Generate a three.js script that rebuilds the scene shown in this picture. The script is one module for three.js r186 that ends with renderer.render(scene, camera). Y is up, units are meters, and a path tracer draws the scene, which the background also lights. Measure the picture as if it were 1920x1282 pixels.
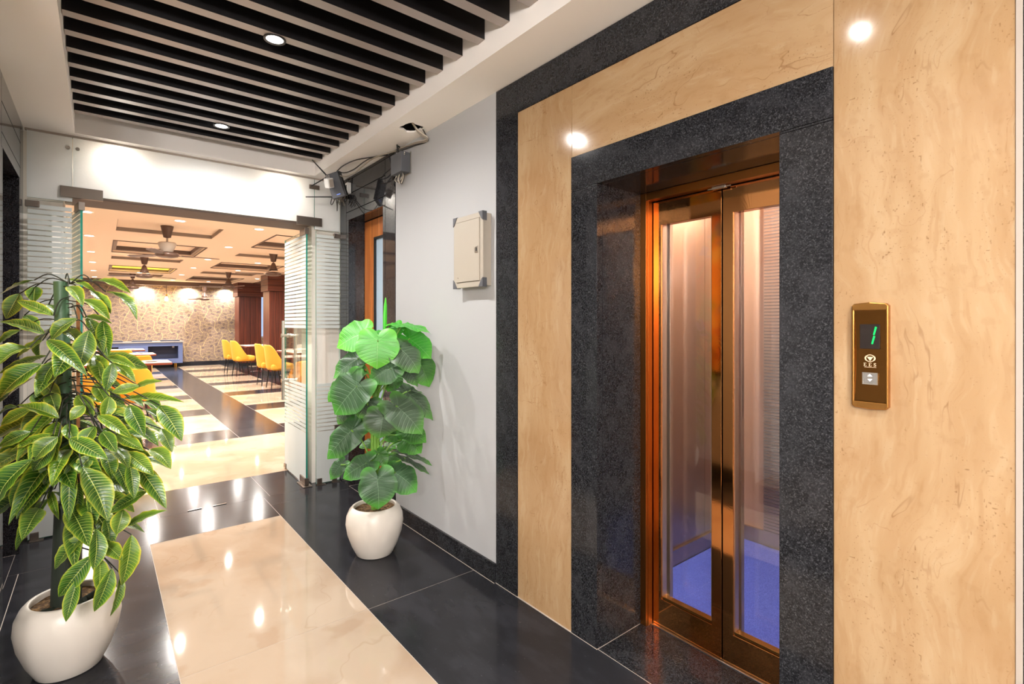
import * as THREE from 'three';
import { RoundedBoxGeometry } from 'three/addons/geometries/RoundedBoxGeometry.js';
import { mergeGeometries } from 'three/addons/utils/BufferGeometryUtils.js';
import { FontLoader } from 'three/addons/loaders/FontLoader.js';
import { TextGeometry } from 'three/addons/geometries/TextGeometry.js';
import { RectAreaLightUniformsLib } from 'three/addons/lights/RectAreaLightUniformsLib.js';

// ---------------------------------------------------------------- camera, sky, light levels
RectAreaLightUniformsLib.init();
const scene = new THREE.Scene();
const EYE = 1.4, FOC = 954, HOR = 605, YAW = Math.atan2(772, 954);
const SN = Math.sin(YAW), CS = Math.cos(YAW);
const camera = new THREE.PerspectiveCamera(2 * Math.atan(641 / FOC) * 180 / Math.PI, 1920 / 1282, 0.05, 200);
camera.position.set(0, EYE, 0);
camera.lookAt(SN, EYE, -CS);
camera.setViewOffset(1920, 1282, 0, 641 - HOR, 1920, 1282);
scene.add(camera);
scene.background = new THREE.Color(0.19, 0.26, 0.40);
scene.environment = null;
const renderer = new THREE.WebGLRenderer({ antialias: true });
renderer.toneMapping = THREE.LinearToneMapping;
renderer.toneMappingExposure = 2.9;
renderer.shadowMap.enabled = true;
const HALL = 3.8, LOBBY = 1.2, GLOBE = 5.2, DINING = 8.3, WARM = new THREE.Color(1.0, 0.95, 0.89), NEUTRAL = new THREE.Color(1.0, 0.97, 0.95);

// ---------------------------------------------------------------- helpers
let seed = 7;
const rnd = () => { seed = (seed + 0x6d2b79f5) | 0; let t = Math.imul(seed ^ (seed >>> 15), 1 | seed); t = (t + Math.imul(t ^ (t >>> 7), 61 | t)) ^ t; return ((t ^ (t >>> 14)) >>> 0) / 4294967296; };
const rr = (a, b) => a + (b - a) * rnd();
const V = (x, y, z) => new THREE.Vector3(x, y, z);
const P = (x, y, d) => new THREE.Vector3(x, y, -d);                   // d runs down the corridor
// a point seen at photo pixel (u, v) and the given distance in front of the camera
const at = (u, v, Z) => { const a = (u - 960) / FOC, b = (HOR - v) / FOC; return V((SN + CS * a) * Z, EYE + b * Z, -(CS - SN * a) * Z); };
const used = new Map();
function numbered(n) { const k = used.get(n) || 0; used.set(n, k + 1); return k ? n + '_' + String(k).padStart(3, '0') : n; }
function tag(o, label, category, group, kind) { if (label) o.userData.label = label; if (category) o.userData.category = category; if (group) o.userData.group = group; if (kind) o.userData.kind = kind; return o; }
function shade(o) { o.castShadow = true; o.receiveShadow = true; return o; }
function thing(name, label, category, pos, turn = 0, group) { const o = new THREE.Group(); o.name = numbered(name); o.position.copy(pos || V(0, 0, 0)); o.rotation.y = turn; scene.add(o); return tag(o, label, category, group); }
function structure(name) { const o = new THREE.Group(); o.name = name; o.userData.kind = 'structure'; scene.add(o); return o; }
function part(parent, name, geo, m, label) { const g = Array.isArray(geo) ? mergeGeometries(geo.map(x => x.index ? x.toNonIndexed() : x)) : geo; const o = shade(new THREE.Mesh(g, m)); o.name = name; parent.add(o); if (label) o.userData.label = label; return o; }
function single(name, geo, m, label, category, pos, turn = 0, group) { const o = part(scene, numbered(name), geo, m); if (pos) o.position.copy(pos); o.rotation.y = turn; return tag(o, label, category, group); }
// uv in metres from the position, by the side a face looks to; turned = grain across instead of up
function muv(g, turned = false, ou = 0, ov = 0) {
  if (g.index) g = g.toNonIndexed();
  const p = g.attributes.position, uv = new Float32Array(p.count * 2), a = V(), b = V(), c = V(), n = V();
  for (let i = 0; i < p.count; i += 3) {
    a.fromBufferAttribute(p, i); b.fromBufferAttribute(p, i + 1); c.fromBufferAttribute(p, i + 2);
    n.subVectors(b, a).cross(c.clone().sub(a));
    const x = Math.abs(n.x), y = Math.abs(n.y), z = Math.abs(n.z);
    [a, b, c].forEach((q, k) => {
      let u, v;
      if (x >= y && x >= z) { u = q.z; v = q.y; } else if (y >= z) { u = q.x; v = q.z; } else { u = q.x; v = q.y; }
      if (turned) [u, v] = [v, u];
      uv[(i + k) * 2] = u + ou; uv[(i + k) * 2 + 1] = v + ov;
    });
  }
  g.setAttribute('uv', new THREE.BufferAttribute(uv, 2)); return g;
}
function box(w, h, d, r = 0, x = 0, y = 0, z = 0, turned = false) {
  const g = r > 0 ? new RoundedBoxGeometry(w, h, d, 2, Math.min(r, w / 2.01, h / 2.01, d / 2.01)) : new THREE.BoxGeometry(w, h, d);
  g.translate(x, y, z); return muv(g, turned, rr(0, 3), rr(0, 3));
}
// axis-aligned block between world limits (d = corridor depth)
function blk(x0, x1, y0, y1, d0, d1, r = 0, turned = false) { return box(x1 - x0, y1 - y0, d1 - d0, r, (x0 + x1) / 2, (y0 + y1) / 2, -(d0 + d1) / 2, turned); }
function cyl(r0, r1, h, seg = 20, open = false) { return new THREE.CylinderGeometry(r0, r1, h, seg, 1, open); }
function rod(a, b, r0, r1 = r0, seg = 10) { const d = b.clone().sub(a), g = new THREE.CylinderGeometry(r1, r0, d.length(), seg); g.applyQuaternion(new THREE.Quaternion().setFromUnitVectors(V(0, 1, 0), d.clone().normalize())); const m = a.clone().add(b).multiplyScalar(.5); return g.translate(m.x, m.y, m.z); }
function tube(pts, r, n = 24, seg = 6) { return new THREE.TubeGeometry(new THREE.CatmullRomCurve3(pts), n, r, seg); }
function lathe(pts, seg = 48) { return new THREE.LatheGeometry(pts.map(p => new THREE.Vector2(p[0], p[1])), seg); }
function poly(pts, holes = []) { const s = new THREE.Shape(pts.map(p => new THREE.Vector2(p[0], p[1]))); for (const h of holes) s.holes.push(new THREE.Path(h.map(p => new THREE.Vector2(p[0], p[1])))); return s; }
const rect = (x0, x1, y0, y1) => [[x0, y0], [x1, y0], [x1, y1], [x0, y1]];
function extrude(shape, depth, bevel = 0) { return new THREE.ExtrudeGeometry(shape, bevel ? { depth: depth - 2 * bevel, bevelEnabled: true, bevelThickness: bevel, bevelSize: bevel, bevelOffset: -bevel, bevelSegments: 2 } : { depth, bevelEnabled: false }); }
// plan shape in (x, d), raised from y0 by h
function slab(shape, y0, h) { return muv(extrude(shape, h).rotateX(-Math.PI / 2).translate(0, y0, 0)); }

// ---------------------------------------------------------------- noise and textures
function hash(x, y, s) { let h = Math.imul(x, 374761393) ^ Math.imul(y, 668265263) ^ Math.imul(s, 2147483647 ^ 0x27d4eb2d); h = Math.imul(h ^ (h >>> 13), 1274126177); return ((h ^ (h >>> 16)) >>> 0) / 4294967296; }
function vn(x, y, px, py, s) {
  const xi = Math.floor(x), yi = Math.floor(y), fx = x - xi, fy = y - yi, u = fx * fx * (3 - 2 * fx), v = fy * fy * (3 - 2 * fy);
  const w = (a, p) => ((a % p) + p) % p, x0 = w(xi, px), x1 = w(xi + 1, px), y0 = w(yi, py), y1 = w(yi + 1, py);
  const a = hash(x0, y0, s), b = hash(x1, y0, s), c = hash(x0, y1, s), d = hash(x1, y1, s);
  return a + (b - a) * u + (c - a) * v + (a - b - c + d) * u * v;
}
function fbm(u, v, fx, fy, oct, s) { let t = 0, a = .5, n = 0; for (let i = 0; i < oct; i++) { t += a * vn(u * fx, v * fy, fx, fy, s + i * 17); n += a; a *= .5; fx *= 2; fy *= 2; } return t / n; }
const clamp = (x, a = 0, b = 1) => Math.min(b, Math.max(a, x));
const sm = (a, b, x) => { const t = clamp((x - a) / (b - a)); return t * t * (3 - 2 * t); };
const mixc = (a, b, t) => [a[0] + (b[0] - a[0]) * t, a[1] + (b[1] - a[1]) * t, a[2] + (b[2] - a[2]) * t];
function tex(w, h, f, metresU, metresV, color = true) {
  const d = new Uint8Array(w * h * 4);
  for (let j = 0; j < h; j++) for (let i = 0; i < w; i++) { const c = f(i / w, j / h, i, j), o = (j * w + i) * 4; d[o] = clamp(c[0], 0, 255); d[o + 1] = clamp(c[1], 0, 255); d[o + 2] = clamp(c[2], 0, 255); d[o + 3] = 255; }
  const t = new THREE.DataTexture(d, w, h, THREE.RGBAFormat); t.wrapS = t.wrapT = THREE.RepeatWrapping; t.magFilter = THREE.LinearFilter; t.minFilter = THREE.LinearMipmapLinearFilter; t.generateMipmaps = true;
  if (color) t.colorSpace = THREE.SRGBColorSpace; t.repeat.set(1 / metresU, 1 / metresV); t.needsUpdate = true; return t;
}
function canvasTex(w, h, draw, metresU = 1, metresV = 1) {
  const c = document.createElement('canvas'); c.width = w; c.height = h; draw(c.getContext('2d'), w, h);
  const t = new THREE.CanvasTexture(c); t.colorSpace = THREE.SRGBColorSpace; t.wrapS = t.wrapT = THREE.RepeatWrapping; t.repeat.set(1 / metresU, 1 / metresV); return t;
}
const std = (o) => new THREE.MeshStandardMaterial(o);
const phys = (o) => new THREE.MeshPhysicalMaterial(o);

// travertine-like wall marble, veins running up
const marbleTex = tex(1024, 1024, (u, v) => {
  const wob = fbm(u, v, 3, 3, 5, 3) * .12, wob2 = fbm(u, v, 12, 9, 4, 19) * .03;
  const band = fbm(u + wob, v, 16, 3, 5, 11), fine = fbm(u + wob + wob2, v, 90, 14, 4, 23), cloud = fbm(u + wob2, v, 5, 4, 6, 31), mott = fbm(u, v, 60, 48, 3, 37);
  let c = mixc([212, 174, 128], [224, 190, 146], sm(.3, .72, band));
  c = mixc(c, [202, 160, 114], sm(.52, .78, cloud) * .45);
  c = mixc(c, [230, 202, 162], sm(.58, .8, fine) * .4);
  c = mixc(c, [196, 154, 108], sm(.55, .8, 1 - fine) * .35);
  c = mixc(c, [188, 146, 102], sm(.6, .8, mott) * .18);
  const line = (fx, fy, s0, w) => 1 - sm(0, w, Math.abs(fbm(u + wob * 1.4 + wob2, v, fx, fy, 5, s0) - .5));
  c = mixc(c, [150, 108, 72], line(9, 2, 47, .007) * .5 * sm(.48, .66, fbm(u, v, 7, 5, 4, 51)));
  c = mixc(c, [168, 122, 82], line(14, 3, 53, .006) * .4 * sm(.5, .66, fbm(u, v, 6, 7, 4, 57)));
  c = mixc(c, [162, 116, 78], line(5, 7, 61, .0045) * .4 * sm(.54, .66, fbm(u, v, 5, 5, 3, 77)));
  const pit = vn(u * 330, v * 240, 330, 240, 5), pc = fbm(u, v, 12, 4, 4, 91), pit2 = vn(u * 420, v * 420, 420, 420, 7);
  c = mixc(c, [132, 96, 62], sm(.86, .97, pit) * sm(.5, .66, pc) * .5);
  return mixc(c, [150, 112, 74], sm(.93, .99, pit2) * .35);
}, 1.3, 1.3);
const graniteTex = tex(1024, 1024, (u, v) => {
  const a = fbm(u, v, 150, 150, 3, 5), b = fbm(u, v, 190, 190, 2, 15), c0 = fbm(u, v, 9, 9, 5, 25), k = vn(u * 300, v * 300, 300, 300, 35);
  let c = mixc([24, 24, 26], [42, 42, 45], sm(.35, .65, a));
  c = mixc(c, [96, 98, 100], sm(.62, .8, b) * .6);
  c = mixc(c, [120, 116, 108], sm(.95, .99, k) * .7);
  return mixc(c, [58, 58, 61], sm(.48, .7, c0) * .35);
}, .6, .6);
const creamTex = tex(1024, 1024, (u, v) => {
  const w = fbm(u, v, 3, 3, 4, 7) * .3, cloud = fbm(u + w, v + w, 4, 4, 6, 13), vein = Math.abs(fbm(u + w, v, 4, 3, 5, 29) - .5);
  let c = mixc([206, 181, 153], [222, 202, 177], sm(.3, .7, cloud));
  c = mixc(c, [184, 152, 120], (1 - sm(0, .012, vein)) * .22 * sm(.42, .6, fbm(u, v, 3, 3, 3, 53)));
  return mixc(c, [196, 164, 134], sm(.6, .75, fbm(u, v, 9, 9, 5, 83)) * .35);
}, 1.5, 1.5);
const blackTex = tex(512, 512, (u, v) => {
  const a = fbm(u, v, 5, 12, 5, 9), k = vn(u * 120, v * 120, 120, 120, 19);
  return mixc(mixc([36, 36, 39], [44, 44, 48], sm(.3, .7, a)), [96, 96, 98], sm(.95, 1, k) * .6);
}, .8, .8);
const blackRough = tex(512, 512, (u, v) => { const g = 56 + 16 * fbm(u, v, 4, 14, 5, 49); return [g, g, g]; }, 1.1, 1.1, false);
const woodTex = tex(512, 1024, (u, v) => {
  const w = fbm(u, v, 6, 2, 4, 3) * .5, g = fbm(u + w * .1, v, 34, 2, 4, 21), k = Math.sin((u * 9 + w * 3) * Math.PI * 2) * .5 + .5;
  return mixc(mixc([92, 44, 30], [140, 74, 50], sm(.25, .75, g)), [72, 32, 22], k * .35);
}, .5, 1.4);
const teakTex = tex(512, 1024, (u, v) => {
  const w = fbm(u, v, 5, 2, 4, 33) * .6, g = fbm(u + w * .1, v, 40, 2, 4, 41), k = Math.sin((u * 6 + w * 4) * Math.PI * 2) * .5 + .5;
  return mixc(mixc([168, 92, 38], [206, 130, 62], sm(.25, .75, g)), [128, 64, 24], k * .35);
}, .35, 1.2);
const carpetTex = tex(512, 512, (u, v) => { const k = vn(u * 200, v * 200, 200, 200, 3), c = fbm(u, v, 6, 6, 4, 7); return mixc(mixc([66, 86, 190], [122, 140, 248], k), [78, 98, 206], c * .5); }, .5, .5);
const soilTex = tex(256, 256, (u, v) => mixc([58, 40, 24], [150, 116, 72], Math.pow(fbm(u, v, 24, 24, 4, 3), 1.6) * 1.4), .25, .25);
const grainBump = tex(256, 256, (u, v) => { const g = 255 * fbm(u, v, 40, 40, 3, 3); return [g, g, g]; }, .12, .12, false);
const waveBump = tex(512, 512, (u, v) => { const g = 255 * fbm(u, v, 3, 2, 2, 12); return [g, g, g]; }, 1.0, 1.6, false);
const soilBump = tex(256, 256, (u, v) => { const g = 255 * fbm(u, v, 24, 24, 4, 3); return [g, g, g]; }, .25, .25, false);
const frostBump = tex(512, 512, (u, v) => { const g = 255 * fbm(u, v, 90, 90, 3, 8); return [g, g, g]; }, .5, .5, false);
// wallpaper print: pale gold branching lines over taupe leaves
const paperTex = canvasTex(1024, 1024, (g, w, h) => {
  g.fillStyle = '#aa9483'; g.fillRect(0, 0, w, h); let s = 11; const R = () => { s = (s * 16807) % 2147483647; return s / 2147483647; };
  const wrap = (f) => { for (const dx of [-w, 0, w]) for (const dy of [-h, 0, h]) { g.save(); g.translate(dx, dy); f(); g.restore(); } };
  const leaves = [], lines = [];
  for (let b = 0; b < 4; b++) for (let k = 0; k < 4; k++) {
    const bx = (b + .5 * (k % 2)) * w / 4 + 20 * R(), by = k * h / 4;
    lines.push([bx, by, bx + 60, by + 70, bx - 50, by + 150, bx + 128 * (k % 2 ? -1 : 1) * .5, by + 256, 9]);
    for (let i = 0; i < 7; i++) {
      const x = bx + (R() - .5) * 60, y = by + 36 * i, q = (i % 2 ? 1 : -1), an = q * (.5 + R() * .9), L = 110 + 70 * R();
      lines.push([x, y, x + q * 40, y - 10, x + q * L * .7, y - 30 - 30 * R(), x + q * L, y - 60 * R() + 20, 5]);
      leaves.push([x + q * 70, y + 10, L * .75, 34 + 16 * R(), an]);
    }
  }
  const leaf = ([x, y, L, W, a], fill) => { g.save(); g.translate(x, y); g.rotate(a); g.beginPath(); g.moveTo(-L / 2, 0); g.quadraticCurveTo(0, -W * 1.3, L / 2, 0); g.quadraticCurveTo(0, W * 1.3, -L / 2, 0); if (fill) { g.fillStyle = fill; g.fill(); } g.strokeStyle = '#dcc294'; g.lineWidth = 4; g.stroke(); g.restore(); };
  leaves.forEach((l, i) => wrap(() => leaf(l, i % 3 === 0 ? '#8f7c76' : i % 3 === 1 ? '#988473' : null)));
  for (const [a, b, c, d, e, f, x, y, W] of lines) wrap(() => { g.beginPath(); g.moveTo(a, b); g.bezierCurveTo(c, d, e, f, x, y); g.strokeStyle = '#ecd598'; g.lineWidth = W * 1.1; g.lineCap = 'round'; g.stroke(); });
}, 1.7, 1.7);
// blocks of colour for the framed picture
const pictureTex = canvasTex(256, 768, (g, w, h) => {
  g.fillStyle = '#e39a3a'; g.fillRect(0, 0, w, h); let s = 5; const R = () => { s = (s * 16807) % 2147483647; return s / 2147483647; };
  const cols = ['#e8752c', '#f0b13c', '#d9912a', '#c9603c', '#e9cf74', '#7d86b8', '#d98a84', '#a8a84a', '#f2a24e'];
  for (let i = 0; i < 46; i++) { g.fillStyle = cols[Math.floor(R() * cols.length)]; g.globalAlpha = .75; const x = R() * w, y = R() * h; g.beginPath(); g.moveTo(x, y); for (let k = 0; k < 4; k++) g.lineTo(x + (R() - .5) * 190, y + (R() - .5) * 240); g.closePath(); g.fill(); }
  g.globalAlpha = 1;
});

// ---------------------------------------------------------------- materials
const M = {
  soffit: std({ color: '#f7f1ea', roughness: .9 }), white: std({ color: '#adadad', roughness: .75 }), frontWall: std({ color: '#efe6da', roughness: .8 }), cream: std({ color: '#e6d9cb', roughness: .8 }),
  ceilingWarm: std({ color: '#f0dac2', roughness: .9 }), brownPaint: std({ color: '#5e4d46', roughness: .6 }), tanPaint: std({ color: '#94857b', roughness: .8 }),
  grout: std({ color: '#b9ada0', roughness: .9 }), pale: std({ color: '#a89c90', roughness: .7 }),
  marble: phys({ map: marbleTex, color: '#c7c4c2', roughness: .10, specularIntensity: .9 }), granite: phys({ map: graniteTex, roughness: .12, specularIntensity: .6 }), granitePolished: phys({ map: graniteTex, roughness: .05 }),
  creamTile: phys({ map: creamTex, color: '#c9c6c5', roughness: .035 }), blackTile: phys({ map: blackTex, specularIntensity: .4, roughnessMap: blackRough, roughness: .6 }),
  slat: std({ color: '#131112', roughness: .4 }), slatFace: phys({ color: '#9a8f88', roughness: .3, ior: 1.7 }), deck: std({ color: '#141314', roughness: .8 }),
  steel: std({ color: '#b9b3aa', metalness: 1, roughness: .3 }), brushed: std({ color: '#8d8278', metalness: 1, roughness: .36 }), chrome: std({ color: '#d8d5d0', metalness: 1, roughness: .12 }),
  copper: std({ color: '#c98850', metalness: 1, roughness: .07, bumpMap: waveBump, bumpScale: .004 }), copperDull: std({ color: '#a96c36', metalness: 1, roughness: .28 }),
  gold: std({ color: '#b98546', metalness: 1, roughness: .2 }), goldMirror: std({ color: '#7d5428', metalness: 1, roughness: .06 }),
  glass: phys({ color: '#ffffff', transmission: 1, thickness: 0, roughness: .0, ior: 1.5 }), tintGlass: phys({ color: '#f6fbf8', transmission: 1, thickness: 0, roughness: .0, ior: 1.5 }),
  edge: phys({ color: '#1f8f7c', roughness: .15, transmission: .25, thickness: 0 }),
  frost: phys({ color: '#dfe2de', transmission: .4, thickness: 0, roughness: 1 }), etched: phys({ color: '#fafaf8', transmission: .55, thickness: 0, roughness: .94, bumpMap: frostBump, bumpScale: .0012 }),
  blueFrost: phys({ color: '#a9bccb', roughness: .35 }),
  wood: phys({ map: woodTex, color: '#c0aaa2', roughness: .38 }), capWood: phys({ map: woodTex, color: '#b9aca6', roughness: .4 }), teak: phys({ map: teakTex, roughness: .3 }), paper: std({ map: paperTex, color: '#c4bfc0', roughness: .55 }),
  carpet: std({ map: carpetTex, roughness: 1 }), soil: std({ map: soilTex, roughness: 1, bumpMap: soilBump, bumpScale: .012 }),
  pot: phys({ color: '#d9d0c4', roughness: .32 }), black: std({ color: '#171717', roughness: .45 }), blackMetal: std({ color: '#1c1a19', roughness: .35, metalness: .4 }),
  darkPlastic: std({ color: '#3c3d3f', roughness: .45 }), greyPlastic: std({ color: '#55565a', roughness: .5 }), whitePlastic: std({ color: '#eae7e2', roughness: .4 }),
  boxPaint: std({ color: '#a9a092', roughness: .42, bumpMap: grainBump, bumpScale: .0002 }), cableGrey: std({ color: '#8d8274', roughness: .6 }), cableDark: std({ color: '#2e2823', roughness: .6 }), cableWhite: std({ color: '#cfc4b2', roughness: .6 }),
  yellow: phys({ color: '#c88a20', roughness: .8, sheen: .5, sheenColor: new THREE.Color('#ffd777') }), orange: phys({ color: '#d8860f', roughness: .8, sheen: .4, sheenColor: new THREE.Color('#ffc46a') }),
  blue: std({ color: '#56648e', roughness: .5 }), blueDark: std({ color: '#2b3350', roughness: .5 }), counterStone: std({ color: '#8d8782', roughness: .3 }),
  table: phys({ map: woodTex, color: '#e8c8b8', roughness: .3 }), tableTop: std({ color: '#d8c0ae', roughness: .3 }), china: std({ color: '#f2efe9', roughness: .2 }), brass: std({ color: '#c79b4a', metalness: 1, roughness: .25 }),
  fan: std({ color: '#5b463c', roughness: .35, metalness: .3 }), fanPale: std({ color: '#b8aca0', roughness: .35 }), bark: std({ color: '#1f271c', roughness: .7 }), bamboo: std({ color: '#48694a', roughness: .5 }), stake: std({ color: '#9a6434', roughness: .7 }),
  twig: std({ color: '#2c2f22', roughness: .7 }), petiole: std({ color: '#6d9a35', roughness: .5 }), spear: phys({ color: '#4fd42c', roughness: .4, transmission: .3, thickness: 0 }),
  lens: std({ color: '#ffffff', emissive: NEUTRAL, emissiveIntensity: 4 }), lensWarm: std({ color: '#ffffff', emissive: WARM, emissiveIntensity: 4 }), globe: std({ color: '#fffaf2', emissive: NEUTRAL, emissiveIntensity: 3 }), trimWhite: std({ color: '#f0ebe4', roughness: .4 }),
  coverGlow: std({ color: '#e8c84a', emissive: new THREE.Color(.40, .28, .03), emissiveIntensity: 1 }), bulbGlow: std({ color: '#ffd890', emissive: new THREE.Color(1, .6, .2), emissiveIntensity: 4 }),
  digit: std({ color: '#0c5a2c', emissive: new THREE.Color(.0, .30, .06), emissiveIntensity: 1 }), screen: phys({ color: '#241c18', roughness: .12 }), print: std({ color: '#e2c9a4', roughness: .5 }), printWhite: std({ color: '#f5f3f0', roughness: .5 }),
  cabinSteel: std({ color: '#b9a08c', metalness: .9, roughness: .32 }), cabinWall: std({ color: '#c9a184', roughness: .35 }), foliage: std({ color: '#3f7a4a', roughness: .9 }), ground: std({ color: '#6a6a62', roughness: 1 }),
};
function marbleTile(m) { return m; }

// ---------------------------------------------------------------- the shell of the corridor
const XR = 1.66, XL = -.385, YS = 2.645, DG = 4.48, DB = -3.2;      // right wall, left wall, soffit, glass line, back wall
// floor: base slab and every tile a piece of its own
const floor = structure('floor');
part(floor, 'floor_base', [blk(-3.4, 5.9, -.16, -.0008, 4.6, 20.1), blk(-2.8, 2.06, -.16, -.0008, DB - .1, 4.6)], M.grout);
function tile(x0, x1, d0, d1, m, y = 0) { const g = .0014; part(floor, 'tile', blk(x0 + g, x1 - g, y - .0006, y, d0 + g, d1 - g, 0, rnd() < .5), m); }
for (const [a, b] of [[DB, -1.35], [-1.35, .52], [.52, 2.376], [2.376, 3.935]]) tile(.243, 1.018, a, b, M.creamTile);
for (const [a, b] of [[DB, -1.3], [-1.3, .55], [.55, 2.376], [2.376, 4.207], [4.207, 4.43]]) tile(1.018, XR, a, b, M.blackTile);
for (const [a, b] of [[DB, -1.3], [-1.3, .55], [.55, 2.376], [2.376, 3.935]]) { tile(-.355, .243, a, b, M.blackTile); tile(XL - .015, -.355, a, b, M.blackTile); }
for (const [a, b] of [[DB, -1.45], [-1.45, .3], [.3, 2.05]]) for (const [c, d] of [[-2.6, -1.5], [-1.5, XL - .015]]) tile(c, d, a, b, M.creamTile);
for (const [a, b] of [[XL - .015, .243], [.243, 1.018]]) tile(a, b, 3.935, 4.43, M.blackTile);
for (const [a, b] of [[-.4, .333], [.333, 1.066], [1.066, 1.8]]) tile(a, b, 4.43, 5.1, M.blackTile);
const blocksD = [[7.54, 8.945], [9.57, 10.975], [11.6, 13.01], [13.6, 15.0], [15.55, 16.89], [17.7, 19.41]], blocksX = [[-3.3, -2.28], [-1.68, -.48], [.12, 1.32], [1.92, 3.12], [3.72, 4.92]];
for (const [a, b] of [[-3.3, -1.5], [-1.5, .2], [.2, 1.75], [1.75, 3.5], [3.5, 5.7]]) tile(a, b, 5.1, 6.92, M.creamTile);
{
  const ys = [6.92, ...blocksD.flat(), 19.9], xs = [...blocksX.flat(), 5.7];
  for (let j = 0; j < ys.length - 1; j++) for (let i = 0; i < xs.length - 1; i++) tile(xs[i], xs[i + 1], ys[j], ys[j + 1], j % 2 === 1 && i % 2 === 0 ? M.creamTile : M.blackTile);
}
// lift threshold stone and the doorway floors
part(floor, 'threshold_slab', blk(XR + .002, 2.0, -.02, .001, .716, 1.464), M.granite);
part(floor, 'threshold_slab', blk(XR + .002, 2.05, -.02, 0, 3.6, 4.27), M.blackTile);
part(floor, 'threshold_slab', blk(-.78, XL - .015, -.02, 0, 3.6, 4.27), M.blackTile);

// right wall: plastered stretch, core behind the stone, stone slabs
const wr = structure('wall_right');
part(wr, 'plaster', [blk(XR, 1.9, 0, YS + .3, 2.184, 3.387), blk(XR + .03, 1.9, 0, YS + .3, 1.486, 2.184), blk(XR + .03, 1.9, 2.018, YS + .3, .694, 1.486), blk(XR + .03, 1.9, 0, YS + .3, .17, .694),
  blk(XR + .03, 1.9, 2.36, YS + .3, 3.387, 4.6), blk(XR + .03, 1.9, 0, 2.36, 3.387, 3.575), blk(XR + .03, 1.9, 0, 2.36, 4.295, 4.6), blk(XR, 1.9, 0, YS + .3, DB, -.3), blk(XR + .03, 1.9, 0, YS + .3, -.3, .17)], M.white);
part(wr, 'edge_strip', blk(XR - .003, XR + .03, 0, YS, .171, .183), M.pale);
part(wr, 'caulk_line', [blk(XR - .006, XR, 0, .0015, .183, .714), blk(XR - .007, XR, 0, .0015, 1.466, 2.184), blk(XR - .017, XR - .014, 0, .0015, 2.184, 3.387), blk(XR, 1.95, 0, .0015, 1.463, 1.466)], M.pale);
const SL = (x0, x1, y0, y1, d0, d1, turned) => blk(x0, x1, y0 + .0007, y1 - .0007, d0 + .0007, d1 - .0007, .0012, turned);
part(wr, 'marble_panel', SL(XR, XR + .03, 0, 2.475, 1.621, 2.004), M.marble);
part(wr, 'marble_panel', SL(XR, XR + .03, 2.147, 2.475, .563, 1.621, true), M.marble);
part(wr, 'marble_panel', SL(XR, XR + .03, 0, 2.475, .183, .563), M.marble);
part(wr, 'granite_trim', SL(XR - .004, XR + .03, 0, 2.642, 2.004, 2.184), M.granite);
part(wr, 'granite_trim', SL(XR - .004, XR + .03, 2.475, 2.642, .183, 2.004, true), M.granite);
part(wr, 'granite_trim', SL(XR - .004, XR + .03, 0, 2.642, -.3, .1715), M.granite);
part(wr, 'granite_jamb', SL(XR - .005, XR + .03, 0, 1.99, 1.466, 1.621), M.granite);
part(wr, 'granite_jamb', SL(XR - .005, XR + .03, 0, 1.99, .563, .714), M.granite);
part(wr, 'granite_lintel', [SL(XR - .005, XR + .03, 1.998, 2.147, .563, 1.621, true), SL(XR - .005, XR + .03, 1.99, 1.998, 1.466, 1.621), SL(XR - .005, XR + .03, 1.99, 1.998, .563, .714)], M.granite);
part(wr, 'granite_reveal', blk(XR + .03, 1.955, 0, 1.998, 1.466, 1.486), M.granite);
part(wr, 'granite_reveal', blk(XR + .03, 1.955, 0, 1.998, .694, .714), M.granite);
part(wr, 'granite_reveal', blk(XR + .03, 1.955, 1.998, 2.018, .694, 1.486), M.granite);
const bbr = single('baseboard_right', blk(XR - .014, XR, 0, .104, 2.186, 3.387, .003), M.granite); bbr.userData.kind = 'structure';

// granite surrounds of the two side doors by the glass wall, one on each side (side = +1 right, -1 left)
function sideDoor(name, xw, side) {
  const o = structure(name), S = (a, b, ...r) => side > 0 ? SL(xw + a, xw + b, ...r) : SL(xw - b, xw - a, ...r), F = (a, b, ...r) => side > 0 ? blk(xw + a, xw + b, ...r) : blk(xw - b, xw - a, ...r);
  part(o, 'granite_slab', S(-.004, .03, 0, YS, 3.387, 3.553), M.granitePolished);
  part(o, 'granite_slab', S(-.004, .03, 0, YS, 4.33, 4.47), M.granitePolished);
  part(o, 'granite_slab', S(-.004, .03, 2.505, YS, 3.557, 4.327, true), M.granitePolished);
  part(o, 'granite_slab', S(-.004, .03, 2.352, 2.5, 3.557, 4.327, true), M.granitePolished);
  part(o, 'granite_slab', S(-.004, .03, 2.28, 2.348, 3.557, 4.327, true), M.granitePolished);
  part(o, 'granite_slab', S(-.004, .03, 0, 2.28, 3.557, 3.595), M.granitePolished);
  part(o, 'granite_slab', S(-.004, .03, 0, 2.28, 4.275, 4.327), M.granitePolished);
  part(o, 'granite_reveal', F(.03, .2, 0, 2.28, 3.575, 3.595), M.granitePolished);
  part(o, 'granite_reveal', F(.03, .2, 0, 2.28, 4.275, 4.295), M.granitePolished);
  part(o, 'granite_reveal', F(.03, .2, 2.28, 2.3, 3.575, 4.295), M.granitePolished);
  return o;
}
sideDoor('trim_1', XR, 1); sideDoor('trim_2', XL, -1);
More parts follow.
